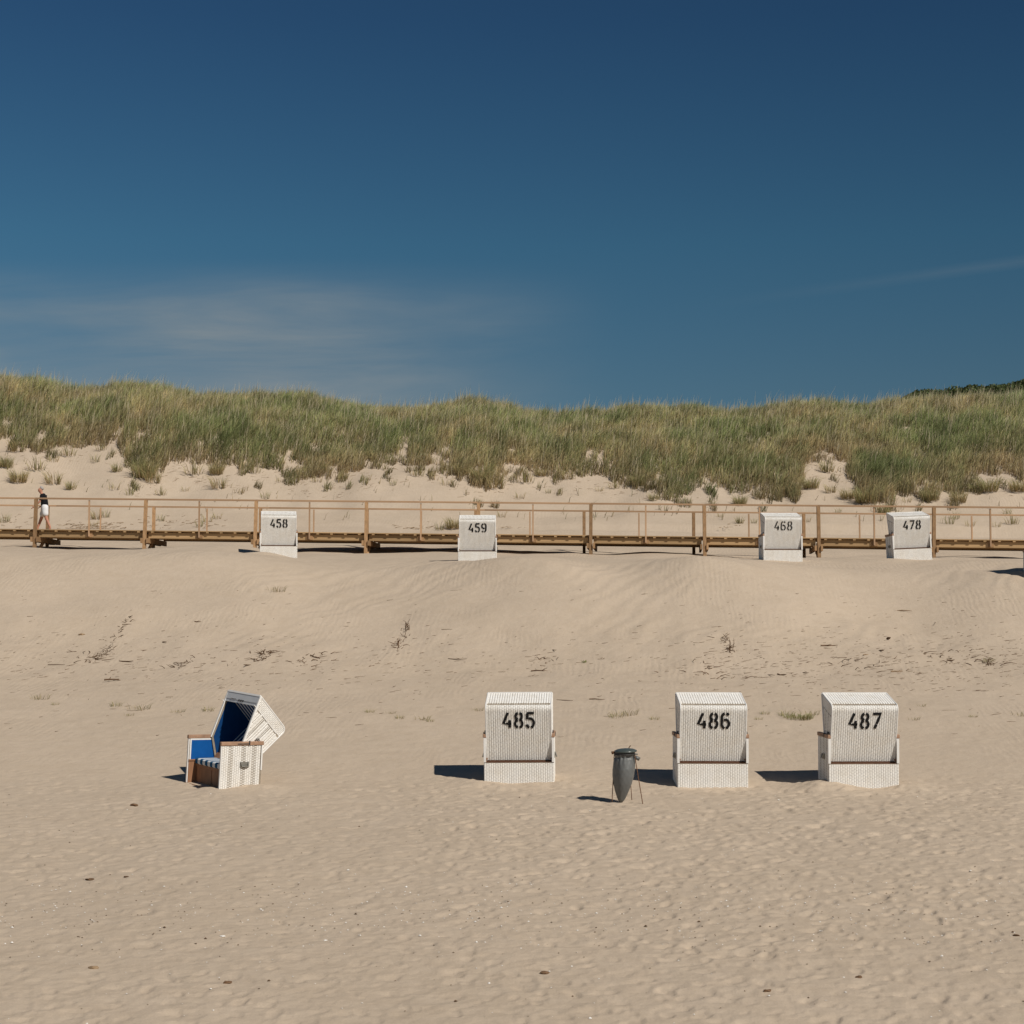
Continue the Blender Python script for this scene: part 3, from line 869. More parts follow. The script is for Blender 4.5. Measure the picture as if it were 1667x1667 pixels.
def weave_rect(mb, P, U0, U1, V0, V1, cw, rh, gap=0.0022, gapv=0.0026, h=0.006, inside=None, open_cols=(), stagger=True):
    ncol = max(1, round((U1 - U0) / cw)); cw = (U1 - U0) / ncol
    nrow = max(1, round((V1 - V0) / rh)); rh = (V1 - V0) / nrow
    for j in range(ncol):
        off = 0.5 * rh if (j % 2 and stagger) else 0
        op = j in open_cols
        for i in range(-1, nrow + 1):
            v0 = V0 + i * rh + off + gapv / 2; v1 = v0 + rh - gapv
            if op:
                v1 = v0 + rh * 0.50
            v0 = max(v0, V0); v1 = min(v1, V1)
            if v1 - v0 < 0.12 * rh:
                continue
            u0 = U0 + j * cw + gap / 2; u1 = U0 + (j + 1) * cw - gap / 2
            if inside and not (inside((u0 + u1) / 2, v0) and inside((u0 + u1) / 2, v1) and inside(u0, (v0 + v1) / 2) and inside(u1, (v0 + v1) / 2)):
                continue
            cell(mb, P, u0, u1, v0, v1, h, 0.0012)


def prism(mb, pts, x0, x1):
    """solid from a side-view outline (f,z) between two x planes"""
    n_ = len(pts)
    vs_ = [(x0, p.x, p.y) for p in pts] + [(x1, p.x, p.y) for p in pts]
    fs_ = [tuple(range(n_)), tuple(range(2 * n_ - 1, n_ - 1, -1))]
    for i in range(n_):
        k = (i + 1) % n_
        fs_.append((i, i + n_, k + n_, k))
    mb.add(vs_, fs_)


def build_chair_parts():
    """meshes of one chair; everything in the hood is relative to the pivot"""
    K = {}
    # hood shell: back/top sheet and two side walls
    mb = MB()
    inner = [p - HP.at(s)[1] * 0.022 for p, s in zip(PATH, HP.s)]
    prof = PATH + inner[::-1]
    n_ = len(PATH)
    for i in range(n_ - 1):
        a, b = PATH[i], PATH[i + 1]; c, d = inner[i + 1], inner[i]
        vs_ = [(-W2, a.x, a.y), (-W2, b.x, b.y), (-W2, c.x, c.y), (-W2, d.x, d.y), (W2, a.x, a.y), (W2, b.x, b.y), (W2, c.x, c.y), (W2, d.x, d.y)]
        mb.add(vs_, [(0, 4, 5, 1), (3, 2, 6, 7), (0, 1, 2, 3), (4, 7, 6, 5)] + ([(0, 3, 7, 4)] if i == 0 else []) + ([(1, 5, 6, 2)] if i == n_ - 2 else []))
    side = PATH + [HD - PIV]
    side_in = [p - HP.at(s)[1] * 0.003 for p, s in zip(PATH, HP.s)] + [HD - PIV]
    prism(mb, side_in, -W2 + 0.001, -W2 + 0.02)
    prism(mb, side_in, W2 - 0.02, W2 - 0.001)
    K['shell'] = mb.mesh('hood_shell', M['backing'])
    # weave on back, then on top
    sB = HP.s[3]
    mb = MB()

    def P(u, v, hgt):
        p, nn = HP.at(v)
        q = p + nn * hgt
        return (u, q.x, q.y)
    weave_rect(mb, P, -W2 + 0.004, W2 - 0.004, 0.004, HP.s[5], 0.037, 0.0235, 0.0014, 0.0042)
    K['back_weave'] = mb.mesh('back_weave', M['white'])
    mb = MB()
    weave_rect(mb, P, -W2 + 0.004, W2 - 0.004, HP.s[5] + 0.0005, HP.L - 0.02, 0.041, 0.13, 0.0060, 0.0008, 0.005, None, (), False)
    K['top_weave'] = mb.mesh('top_weave', M['white'])
    # side weaves
    poly = side

    def inside_poly(q):
        cr = False
        for i in range(len(poly)):
            a, b = poly[i], poly[(i + 1) % len(poly)]
            if (a.y > q.y) != (b.y > q.y) and q.x < (b.x - a.x) * (q.y - a.y) / (b.y - a.y) + a.x:
                cr = not cr
        return cr
    tdir = (HB - HA).normalized(); tn = Vector((-tdir.y, tdir.x))         # along the top toward the back; tn points down
    if tn.y > 0: tn = -tn
    bd = (HB - HC).normalized(); bn = Vector((bd.y, -bd.x))               # up the back; bn forward
    if bn.x < 0: bn = -bn
    for sx, key in ((-1, 'side_weave_a'), (1, 'side_weave_b')):
        mb = MB()

        def Pt(u, v, hgt, sx=sx):
            q = (HA - PIV) + tdir * u + tn * v
            return (sx * (W2 + hgt), q.x, q.y)
        weave_rect(mb, Pt, 0.03, 0.86, 0.012, 0.172, 0.023, 0.040, 0.005, 0.003, 0.006, lambda u, v: inside_poly((HA - PIV) + tdir * u + tn * v) or v < 0.02 and u < .68)

        def Pb(u, v, hgt, sx=sx):
            q = (HC - PIV) + bd * v + bn * u
            return (sx * (W2 + hgt), q.x, q.y)

        def ins(u, v):
            q = (HC - PIV) + bd * v + bn * u
            return inside_poly(q) and (q - (HA - PIV)).dot(tn) > 0.185
        weave_rect(mb, Pb, 0.012, 0.85, 0.0, 1.1, 0.042, 0.0245, 0.004, 0.003, 0.006, ins, (5, 9))
        if sx > 0:
            mb.f = [f[::-1] for f in mb.f]
        K[key] = mb.mesh('side_weave', M['white'])
    # rim: white rods along the edges
    mb = MB()
    for sx in (-1, 1):
        mb.tube([(sx * W2, p.x, p.y) for p in PATH], 0.013, 6)
        mb.bar((sx * (W2 + 0.002), (HA - PIV).x, (HA - PIV).y), (sx * (W2 + 0.002), (HD - PIV).x, (HD - PIV).y), 0.034, 0.034, (1, 0, 0))
        q0 = (HA - PIV) + tdir * 0.03 + tn * 0.178; q1 = (HA - PIV) + tdir * 0.66 + tn * 0.178
        mb.bar((sx * (W2 + 0.002), q0.x, q0.y), (sx * (W2 + 0.002), q1.x, q1.y), 0.010, 0.010, (1, 0, 0))
    mb.bar((-W2, (HA - PIV).x, (HA - PIV).y), (W2, (HA - PIV).x, (HA - PIV).y), 0.034, 0.030)
    K['rim'] = mb.mesh('rim', M['trim'])
    # bottom board of the hood
    mb = MB()
    mb.box(-W2 + 0.004, W2 - 0.004, (HC - PIV).x - 0.004, (HC - PIV).x + 0.03, (HC - PIV).y - 0.05, (HC - PIV).y + 0.0)
    K['hood_board'] = mb.mesh('bottom_board', M['darkwood'], bevel=0.003)
    # inner lining
    mb = MB()
    li = [p - HP.at(s)[1] * 0.05 for p, s in zip(PATH, HP.s)]
    li[0] = li[0] + (PATH[1] - PATH[0]).normalized() * 0.10
    li[-1] = li[-1] + (PATH[-2] - PATH[-1]).normalized() * 0.03
    lo = [p + HP.at(s)[1] * 0.024 for p, s in zip(li, HP.s)]
    for i in range(len(li) - 1):
        a, b, c, d = li[i], li[i + 1], lo[i + 1], lo[i]
        x = W2 - 0.026
        mb.add([(-x, a.x, a.y), (-x, b.x, b.y), (-x, c.x, c.y), (-x, d.x, d.y), (x, a.x, a.y), (x, b.x, b.y), (x, c.x, c.y), (x, d.x, d.y)],
               [(0, 1, 5, 4), (3, 7, 6, 2), (0, 3, 2, 1), (4, 5, 6, 7)] + ([(0, 4, 7, 3)] if i == 0 else []) + ([(1, 2, 6, 5)] if i == len(li) - 2 else []))
    K['lining'] = mb.mesh('lining', M['lining_stripes'], smooth=False)
    cen = sum((p for p in side), Vector((0, 0))) / len(side)
    sp = [cen + (p - cen) * 0.94 for p in side]
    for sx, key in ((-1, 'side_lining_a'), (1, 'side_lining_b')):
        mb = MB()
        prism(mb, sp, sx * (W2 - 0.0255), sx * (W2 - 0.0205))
        K[key] = mb.mesh('side_lining', M['blue_shaded'])  # lining colour already carries the shade inside the hood
    # lower wooden board inside the hood (top of backrest)
    mb = MB()
    mb.box(-W2 + 0.02, W2 - 0.02, (HC - PIV).x + 0.035, (HC - PIV).x + 0.075, (HC - PIV).y - 0.03, (HC - PIV).y + 0.14)
    K['back_board'] = mb.mesh('back_board', M['wood'], bevel=0.004)
    # valance across the front of the hood
    fd = (HD - HA).normalized(); fn = Vector((-fd.y, fd.x))
    if fn.x < 0: fn = -fn
    mb = MB()
    for (a, b, o1) in ((0.004, 0.125, 0.010), (0.115, 0.175, 0.004)):
        p0 = (HA - PIV) + fd * a + fn * o1; p1 = (HA - PIV) + fd * b + fn * o1
        mb.bar((0, p0.x, p0.y), (0, p1.x, p1.y), 2 * W2 - 0.01, 0.010, (0, -fd.y, fd.x))
    K['valance'] = mb.mesh('valance', M['grey_trim'], bevel=0.002)
    # valance marks: small number and a line of unreadable small print
    K['val_pos'] = (HA - PIV) + fd * 0.115 + fn * 0.0165
    K['val_ang'] = math.atan2(fd.x, -fd.y)
    # --- base
    mb = MB()
    mb.box(-0.574, 0.574, -0.37 + 0.006, -0.3402, -0.25, 0.345)
    K['base_back'] = mb.mesh('back_panel', M['backing'])
    mb = MB()

    def Pbb(u, v, hgt):
        return (u, -0.37 + 0.006 - hgt, v)
    weave_rect(mb, Pbb, -0.574, 0.574, -0.12, 0.335, 0.037, 0.0235, 0.0012, 0.0038)
    K['base_weave'] = mb.mesh('panel_weave', M['white'])
    mb = MB()
    mb.box(-0.548, 0.548, -0.366, -0.335, 0.345, 0.352)
    K['base_frame'] = mb.mesh('top_strip', M['darkwood'])
    for sx, key in ((-1, 'a'), (1, 'b')):
        mb = MB()
        x0, x1 = sx * 0.545, sx * 0.572
        mb.box(min(x0, x1), max(x0, x1), -0.34, 0.37, -0.25, 0.755)
        K['side_' + key] = mb.mesh('side_panel', M['backing'])
        mb = MB()

        def Ps(u, v, hgt, sx=sx):
            return (sx * (0.5725 + hgt), u, v)
        weave_rect(mb, Ps, -0.335, 0.365, -0.12, 0.75, 0.039, 0.0265, 0.004, 0.004, 0.006, None, (2, 3, 7, 8, 13, 14) if True else ())
        if sx > 0:
            mb.f = [f[::-1] for f in mb.f]
        K['side_weave_base_' + key] = mb.mesh('panel_weave', M['white'])
        mb = MB()
        mb.bar((sx * 0.562, -0.362, 0.347), (sx * 0.562, -0.362, 0.755), 0.040, 0.026, (0, 1, 0))
        K['edge_' + key] = mb.mesh('edge_strip', M['trim'], bevel=0.002)
        mb = MB()
        mb.bar((sx * 0.562, 0.378, -0.2), (sx * 0.562, 0.378, 0.755), 0.034, 0.022, (0, 1, 0))
        K['edgef_' + key] = mb.mesh('edge_strip', M['trim'], bevel=0.002)
        mb = MB()
        mb.box(min(sx * 0.535, sx * 0.592), max(sx * 0.535, sx * 0.592), -0.385, 0.395, 0.755, 0.815)
        K['arm_' + key] = mb.mesh('armrest', M['armwood'], bevel=0.006)
        mb = MB()
        mb.tube([(sx * 0.562, -0.30, 0.81), (sx * 0.562, -0.31, 0.84), (sx * 0.562, -0.27, 0.858), (sx * 0.562, -0.24, 0.83)], 0.009, 6)
        K['hook_' + key] = mb.mesh('pivot_hook', M['darkmetal'])
        mb = MB()
        mb.box(min(sx * 0.592, sx * 0.598), max(sx * 0.592, sx * 0.598), -0.105, 0.10, 0.775, 0.787)
        mb.box(min(sx * 0.590, sx * 0.60), max(sx * 0.590, sx * 0.60), -0.125, -0.105, 0.76, 0.83)
        K['fit_' + key] = mb.mesh('latch_bar', M['darkmetal'])
        mb = MB()
        mb.box(min(sx * 0.576, sx * 0.59), max(sx * 0.576, sx * 0.59), -0.125, 0.035, 0.40, 0.49)
        mb.tube([(sx * 0.592, -0.115, 0.485), (sx * 0.612, -0.10, 0.42), (sx * 0.612, 0.01, 0.42), (sx * 0.592, 0.025, 0.485)], 0.010, 6)
        K['handle_' + key] = mb.mesh('carry_handle', M['metal'], bevel=0)
        mb = MB()
        mb.box(min(sx * 0.538, sx * 0.5445), max(sx * 0.538, sx * 0.5445), -0.20, 0.335, 0.415, 0.73)
        K['armlin_' + key] = mb.mesh('arm_lining', M['blue'])
        mb = MB()
        x0, x1 = sx * 0.5370, sx * 0.5448
        x0, x1 = min(x0, x1), max(x0, x1)
        mb.box(x0, x1, -0.20, 0.36, 0.73, 0.755)
        mb.box(x0, x1, 0.335, 0.36, 0.415, 0.73)
        K['armtrim_' + key] = mb.mesh('lining_trim', M['trim'])
        mb = MB()
        mb.box(min(sx * 0.534, sx * 0.5446), max(sx * 0.534, sx * 0.5446), -0.30, 0.37, -0.2, 0.39)
        mb.box(min(sx * 0.520, sx * 0.5445), max(sx * 0.520, sx * 0.5445), -0.30, 0.375, 0.39, 0.415)
        K['inboard_' + key] = mb.mesh('inner_board', M['wood'], bevel=0.002)
    mb = MB()
    mb.box(-0.533, 0.533, -0.30, 0.20, -0.2, 0.30)
    K['seat_box'] = mb.mesh('seat_box', M['wood'], bevel=0.004)
    mb = MB()
    mb.box(-0.255, 0.255, 0.0, 0.022, -0.03, 0.32)
    K['door'] = mb.mesh('footrest_door', M['wood'], bevel=0.004)
    mb = MB()
    mb.box(-0.53, 0.53, -0.28, 0.235, 0.302, 0.345)
    K['seat_board'] = mb.mesh('seat_board', M['wood'], bevel=0.004)
    mb = MB()
    mb.box(-0.525, 0.525, -0.27, 0.265, 0.346, 0.440)
    K['cushion'] = mb.mesh('seat_cushion', M['stripes'], bevel=0.018)
    mb = MB()
    mb.box(-0.573, 0.573, 0.383, 0.405, -0.2, 0.035)
    K['sill'] = mb.mesh('front_sill', M['armwood'], bevel=0.003)
    return K


K = build_chair_parts()


def make_chair(x, y, z, yaw, number=None, recline=0.0, pitch=0.0, roll=0.0, label='', valmark=None):
    root = empty('hooded_beach_chair', (x, y, z), (pitch, roll, yaw))
    tag(root, label, 'beach chair', 'white wicker hooded beach chairs on the sand')
    hood = link('hood', K['shell'], root, (0, PIV.x - 0.37, PIV.y), (recline, 0, 0))
    for nm, key in (('back_weave', 'back_weave'), ('top_weave', 'top_weave'), ('side_weave', 'side_weave_a'), ('side_weave', 'side_weave_b'), ('rim', 'rim'),
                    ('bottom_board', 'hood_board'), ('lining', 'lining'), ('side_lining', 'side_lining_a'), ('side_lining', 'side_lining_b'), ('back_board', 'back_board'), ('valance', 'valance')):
        link(nm, K[key], hood)
    if number:
        me = numerals(number, 0.128, 0.258, 0.062, 0.033 if number == '468' else 0.042).mesh('number', M['black'])
        p, nn = HP.at(0.69)
        q = p + nn * 0.0125
        d = (PATH[1] - PATH[0]).normalized()
        o = link('number', me, hood, (0.005, q.x, q.y), (-math.atan2(d.x, d.y), 0, 0))
        o['label'] = 'black stencilled number ' + number
    if valmark:
        mb = numerals(valmark, 0.036, 0.075, 0.030, 0.011)
        for k in range(7):
            mb.box(-0.36 + k * 0.026, -0.36 + k * 0.026 + 0.017, 0, 0.003, -0.008 + 0.004 * (k % 2), 0.008)
        vp = K['val_pos']
        o = link('valance_mark', mb.mesh('valance_mark', M['black']), hood, (0.0, vp.x, vp.y), (K['val_ang'], 0, math.pi))
    bp = link('back_panel', K['base_back'], root)
    link('panel_weave', K['base_weave'], bp); link('top_strip', K['base_frame'], bp)
    for key in ('a', 'b'):
        sp = link('side_panel', K['side_' + key], root)
        link('panel_weave', K['side_weave_base_' + key], sp)
        link('edge_strip', K['edge_' + key], sp); link('edge_strip', K['edgef_' + key], sp)
        link('carry_handle', K['handle_' + key], sp)
        link('arm_lining', K['armlin_' + key], sp)
        link('lining_trim', K['armtrim_' + key], sp)
        link('inner_board', K['inboard_' + key], sp)
        ar = link('armrest', K['arm_' + key], root)
        link('latch_bar', K['fit_' + key], ar); link('pivot_hook', K['hook_' + key], ar)
    sb = link('seat_box', K['seat_box'], root)
    for sx in (-0.265, 0.265):
        link('footrest_door', K['door'], sb, (sx, 0.201, 0))
    link('seat_board', K['seat_board'], sb)
    link('seat_cushion', K['cushion'], root)
    link('front_sill', K['sill'], root)
    return root


def chair_back_at(px_, Y, yaw, zoff, **kw):
    """px_, Y: middle of the foot of the back panel"""
    x = at_depth(px_, Y)
    cx = x - math.sin(yaw) * 0.37; cy = Y + math.cos(yaw) * 0.37
    return make_chair(cx, cy, gz(x, Y) + zoff, yaw, **kw)


chair_back_at(845, 29.9, R(-2.6), 0.0, number='485', pitch=R(1.0), roll=R(-0.4), label='white wicker beach chair seen from behind with black number 485')
chair_back_at(1158, 29.6, R(0.6), 0.05, number='486', pitch=R(1.0), roll=R(0.2), label='white wicker beach chair seen from behind with black number 486, right of the litter bin')
chair_back_at(1402, 29.5, R(3.0), 0.04, number='487', pitch=R(1.0), roll=R(0.0), label='white wicker beach chair seen from behind with black number 487, rightmost of the front row')
chair_back_at(453, 56.0, R(8.0), -0.02, number='458', roll=R(0.0), label='leftmost far white wicker chair, black number 458, sand banked up its left foot')
chair_back_at(777, 53.9, R(0.5), -0.02, number='459', label='far white wicker chair facing straight away, black number 459, second from left')
chair_back_at(1275, 52.7, R(2.4), -0.02, number='468', label='far white wicker chair with thin faded black number 468, third from left')
chair_back_at(1487, 53.2, R(4.0), -0.02, number='478', roll=R(-2.6), label='slightly tilted white wicker beach chair with black number 478')
make_chair(-4.74, 29.86, gz(-4.66, 29.82) - 0.06, R(127.5), recline=R(34), pitch=R(1.0), roll=R(-3.5), valmark='484',
           label='open beach chair with blue lining and reclined hood, turned sideways at the left')
make_chair(14.36, 48.2, gz(14.0, 47.9) - 0.02, R(6.0), label='beach chair cut off by the right edge of the photo, only its dark side showing')

# ------------------------------------------------------------------ litter bin: a sack hung in a tripod ring
bX, bY = at_depth(1015.5, 27.8), 27.8
bZ = gz(bX, bY)
bin_ = empty('litter_bin', (bX, bY, bZ))
tag(bin_, 'grey sack bin with dark lid on a thin rusty tripod', 'litter bin')
rb = random.Random(5)
ph = [rb.uniform(0, 6.28) for _ in range(6)]


def sack_wob(a, z):
    t = min(1, max(0, z / 0.72))
    f = 1 + 0.035 * math.sin(3 * a + ph[0] + 5 * z) + 0.03 * math.sin(2 * a - 7 * z + ph[3])
    f += 0.075 * max(0, t - 0.72) / 0.28 * math.sin(11 * a + ph[1] + 2 * math.sin(3 * a))          # gathers under the ring
    f += 0.05 * (1 - t) * math.sin(5 * a + ph[2]) + 0.012 * math.sin(9 * a + 31 * z + ph[4]) * math.sin(23 * z + 4 * a) + 0.007 * math.sin(17 * a - 40 * z + ph[5])
    return f


prof0 = [(0.012, 0.0), (0.045, 0.03), (0.075, 0.09), (0.11, 0.18), (0.142, 0.28), (0.162, 0.39), (0.168, 0.50), (0.160, 0.60), (0.150, 0.66), (0.136, 0.69), (0.150, 0.715), (0.146, 0.735)]
zz_ = sorted(set([round(0.735 * k / 44, 4) for k in range(45)]))
prof = [(float(np.interp(z, [p[1] for p in prof0], [p[0] for p in prof0])), z) for z in zz_]
offs = [(-0.055 * (1 - z / 0.735) ** 1.5, 0.0) for r, z in prof]
link('sack', MB().lathe(prof, 72, offs, sack_wob).mesh('sack', M['bag'], True), bin_)
link('ring', MB().tube([(0.158 * math.cos(2 * math.pi * k / 24), 0.158 * math.sin(2 * math.pi * k / 24), 0.728) for k in range(25)], 0.008, 6).mesh('ring', M['darkmetal'], True), bin_)
link('collar', MB().lathe([(0.148, 0.72), (0.158, 0.722), (0.159, 0.765), (0.150, 0.77)], 32).mesh('collar', M['darkmetal'], True), bin_)
lid = link('lid', MB().lathe([(0.170, 0.0), (0.178, 0.008), (0.172, 0.022), (0.130, 0.040), (0.070, 0.050), (0.004, 0.053)], 32).mesh('lid', M['lid'], True), bin_, (0.015, 0, 0.768), (R(3), R(-2), 0))
link('lid_grip', MB().tube([(0.05, 0.07, 0.04), (0.075, 0.075, 0.075), (0.09, 0.075, 0.085)], 0.007, 6).mesh('lid_grip', M['rust']), lid)
link('hinge', MB().tube([(-0.20, 0, 0.75), (-0.14, 0, 0.765)], [0.024, 0.018], 10).mesh('hinge', M['rust'], True), bin_)
hb = MB().tube([(0.14, 0, 0.74), (0.20, 0.01, 0.73)], [0.012, 0.010], 8)
hb.tube([(0.15, -0.02, 0.70), (0.185, -0.02, 0.675), (0.215, -0.015, 0.665), (0.20, -0.01, 0.64)], [0.02, 0.034, 0.032, 0.015], 10)
link('sack_knot', hb.mesh('sack_knot', M['bag'], True), bin_)
for (a, b) in (((-0.158, 0.02, 0.72), (-0.195, -0.02, 0.01)), ((0.150, -0.06, 0.72), (0.265, -0.16, -0.02)), ((0.07, 0.14, 0.72), (0.125, 0.22, -0.02))):
    link('leg', MB().tube([a, b], 0.0065, 6).mesh('leg', M['rust']), bin_)

# ------------------------------------------------------------------ boardwalk
bw = empty('boardwalk', (0, 70, 0))
tag(bw, 'long raised timber boardwalk with handrails running along the foot of the dune', 'boardwalk')
BWD = 2.3                                            # deck width
# front posts as seen: pixel column and deck height
FPX = [-308, -126, 57, 236, 416, 596, 779, 962, 1147, 1333, 1521, 1712, 1905]
nodes = []
for px_ in FPX:
    t = (px_ - 57) / (1521 - 57)
    Yf = 70.0 - 2.9 * t
    deck = EYE + (1040 - (861.5 + 16.0 * t)) * Yf / F
    nodes.append(Vector((at_depth(px_, Yf), Yf, deck)))
slopeY = (nodes[10].y - nodes[2].y) / (nodes[10].x - nodes[2].x)
along = (nodes[10] - nodes[2]).normalized()
across = Vector((-along.y, along.x, 0)).normalized()
SHARE = {}


def timber(name, a, b, wx, wy, mat, key=None, up=(0, 0, 1), bev=0.004):
    """one board from a to b; boards with the same size share a mesh"""
    a = Vector(a); b = Vector(b)
    L = (b - a).length
    k = (name, round(L, 1), wx, wy)
    if k not in SHARE:
        SHARE[k] = MB().box(-0.5, 0.5, -wx / 2, wx / 2, -wy / 2, wy / 2).mesh(name, mat)
    o = link(name, SHARE[k], bw)
    d = (b - a).normalized()
    upv = Vector(up)
    s = upv.cross(d)
    if s.length < 1e-4:
        s = Vector((0, 1, 0))
    s.normalize(); t = d.cross(s)
    m = Matrix((d, s, t)).transposed().to_4x4()
    m.translation = (a + b) / 2 - Vector((0, 70, 0))
    o.matrix_local = m @ Matrix.Diagonal((L, 1, 1, 1))
    return o


RH = 1.17
RB = 1.06           # the rear rail stands a little lower
SH = Vector((-0.42, 0, 0))
rp = random.Random(3)
for i, nd in enumerate(nodes):
    lean_ = Vector((rp.uniform(-0.03, 0.05), 0, 0))
    gf = gz(nd.x, nd.y) - 0.5
    dn = Vector((0, 0, 1))
    # front thick post
    foot = Vector((nd.x, nd.y - 0.07, gf)) - lean_
    timber('post', foot, Vector((nd.x, nd.y - 0.07, nd.z + RH)) + lean_ * 0.3, 0.125, 0.125, M['post'], up=(0, 1, 0))
    bk = nd + across * (BWD + 0.07) + SH
    timber('post', (bk.x + 0.06, bk.y, gz(bk.x, bk.y) - 0.4), (bk.x + 0.06, bk.y, bk.z + RB), 0.115, 0.115, M['post'], up=(0, 1, 0))
    # cross bearer under the deck, on paired cheeks each side of the post
    for s in (-0.115, 0.115):
        a = nd + along * s - across * 0.19; b = nd + along * s + across * (BWD + 0.16)
        a.z -= 0.40; b.z -= 0.40
        timber('bearer', a, b, 0.075, 0.19, M['post'])
    # short angle brace behind the post
    a = nd + along * 0.02 + across * 0.05 - dn * 0.95; b = nd + along * 0.0 + across * 0.95 - dn * 0.42
    timber('brace', a, b, 0.07, 0.12, M['post'])
    if i == len(nodes) - 1:
        break
    nx = nodes[i + 1]
    mid = (nd + nx) / 2
    # thin intermediate posts
    timber('baluster', mid + Vector((-0.06, -0.01, -0.26)), mid + Vector((-0.06, -0.03, RH - 0.03)), 0.055, 0.062, M['rail'], up=(0, 1, 0))
    mb_ = mid + across * (BWD + 0.03) + SH
    timber('baluster', mb_ + Vector((0.07, 0, -0.22)), mb_ + Vector((0.07, 0, RB - 0.03)), 0.052, 0.055, M['rail'], up=(0, 1, 0))
    timber('cleat', mid + Vector((-0.06, 0.06, -0.19)) + along * -0.13, mid + Vector((-0.06, 0.06, -0.19)) + along * 0.13, 0.045, 0.20, M['post'])
    # handrails
    e = along * 0.004
    timber('handrail', nd + dn * (RH + 0.025) - across * 0.05 + e, nx + dn * (RH + 0.025) - across * 0.05 - e, 0.10, 0.062, M['rail'])
    timber('handrail', nd + dn * (RB + 0.02) + across * (BWD + 0.05) + e, nx + dn * (RB + 0.02) + across * (BWD + 0.05) - e, 0.09, 0.058, M['rail'])
    # stringers
    for q in (0.105, BWD / 2, BWD - 0.09):
        timber('stringer', nd + across * q - dn * 0.195 + along * 0.10, nx + across * q - dn * 0.195 - along * 0.10, 0.08, 0.215, M['deck'])
    # joists between stringers and boards
    for k in range(8):
        p = nd.lerp(nx, (k + 0.5) / 8)
        timber('joist', p - across * 0.035 - dn * 0.062 , p + across * (BWD + 0.02) - dn * 0.062, 0.10, 0.046, M['deck'])
    # lengthwise deck boards
    nbd = 17
    pw = BWD / nbd
    for k in range(nbd):
        if i in (0, 11) and k > 2:
            continue
        off = across * (-0.05 + (k + 0.5) * (BWD + 0.1) / nbd)
        jz = dn * (-0.018 + rp.uniform(-0.002, 0.002))
        timber('deck_board', nd + off + jz + along * 0.003, nx + off + jz - along * 0.003, pw - 0.010, 0.034, M['deck'])

# ------------------------------------------------------------------ the walking person
def skin(name, pts, edges, rads, mat, parent, root=0, sub=2, loc=(0, 0, 0)):
    me = bpy.data.meshes.new(name)
    me.from_pydata(pts, edges, [])
    me.materials.append(mat)
    o = link(name, me, parent, loc)
    md = o.modifiers.new('skin', 'SKIN')
    sv = me.skin_vertices[0].data
    for i, r_ in enumerate(rads):
        sv[i].radius = (r_, r_) if not hasattr(r_, '__len__') else r_
        sv[i].use_root = (i == root)
    md.use_smooth_shade = True
    sd = o.modifiers.new('sub', 'SUBSURF')
    sd.levels = sub; sd.render_levels = sub
    return o


pY = nodes[2].y + 1.05
pX = at_depth(70, pY)
tpar = (pX - nodes[2].x) / along.x
pZ = nodes[2].z + along.z * tpar
person = empty('person', (pX, pY, pZ))
person.scale = (1.03, 1.0, 0.985)
tag(person, 'person in black t-shirt and white shorts walking left on the boardwalk, head bowed', 'person')
# local frame: walks toward -x; y is across, camera side is -y
P = [(0.02, 0, 0.95),                                                # 0 pelvis
     (0.01, 0, 1.10), (-0.01, 0, 1.25), (-0.05, 0, 1.40), (-0.10, 0, 1.49), (-0.135, 0, 1.535),   # 1 waist 2 chest 3 upper chest 4 neck 5 neck top
     (-0.155, 0, 1.60), (-0.155, 0, 1.67), (-0.135, 0, 1.725),                     # 6 head low, 7 head mid, 8 crown
     (-0.245, 0, 1.605), (-0.215, 0, 1.555),                              # 9 nose, 10 chin
     (0.03, -0.10, 0.88), (0.11, -0.10, 0.50), (0.27, -0.10, 0.12), (0.245, -0.10, 0.05), (0.13, -0.10, 0.03),      # 11 hip near,12 knee,13 ankle,14 heel, 15 toe  (leg behind)
     (-0.01, 0.10, 0.88), (-0.13, 0.10, 0.50), (-0.27, 0.10, 0.10), (-0.27, 0.10, 0.045), (-0.40, 0.10, 0.04),       # 16..20 front leg
     (-0.04, -0.17, 1.39), (-0.06, -0.22, 1.30), (-0.12, -0.25, 1.14), (-0.29, -0.23, 0.98), (-0.345, -0.22, 0.93),    # 21 shoulder 22 arm 23 elbow 24 wrist 25 palm
     (-0.04, 0.17, 1.39), (-0.05, 0.22, 1.30), (0.02, 0.25, 1.12), (-0.15, 0.24, 1.0), (-0.21, 0.23, 0.97)]         # 26.. far arm
E = [(0, 1), (1, 2), (2, 3), (3, 4), (4, 5), (5, 6), (6, 7), (7, 8), (6, 9), (6, 10),
     (0, 11), (11, 12), (12, 13), (13, 14), (14, 15), (0, 16), (16, 17), (17, 18), (18, 19), (19, 20),
     (3, 21), (21, 22), (22, 23), (23, 24), (24, 25), (3, 26), (26, 27), (27, 28), (28, 29), (29, 30)]
RD = [0.12, 0.115, 0.13, 0.115, 0.06, 0.055, (0.078, 0.085), (0.092, 0.098), 0.055, 0.018, 0.035,
      0.09, 0.068, 0.042, 0.042, 0.03, 0.09, 0.068, 0.042, 0.042, 0.03,
      0.06, 0.05, 0.04, 0.028, 0.030, 0.06, 0.05, 0.04, 0.028, 0.030]
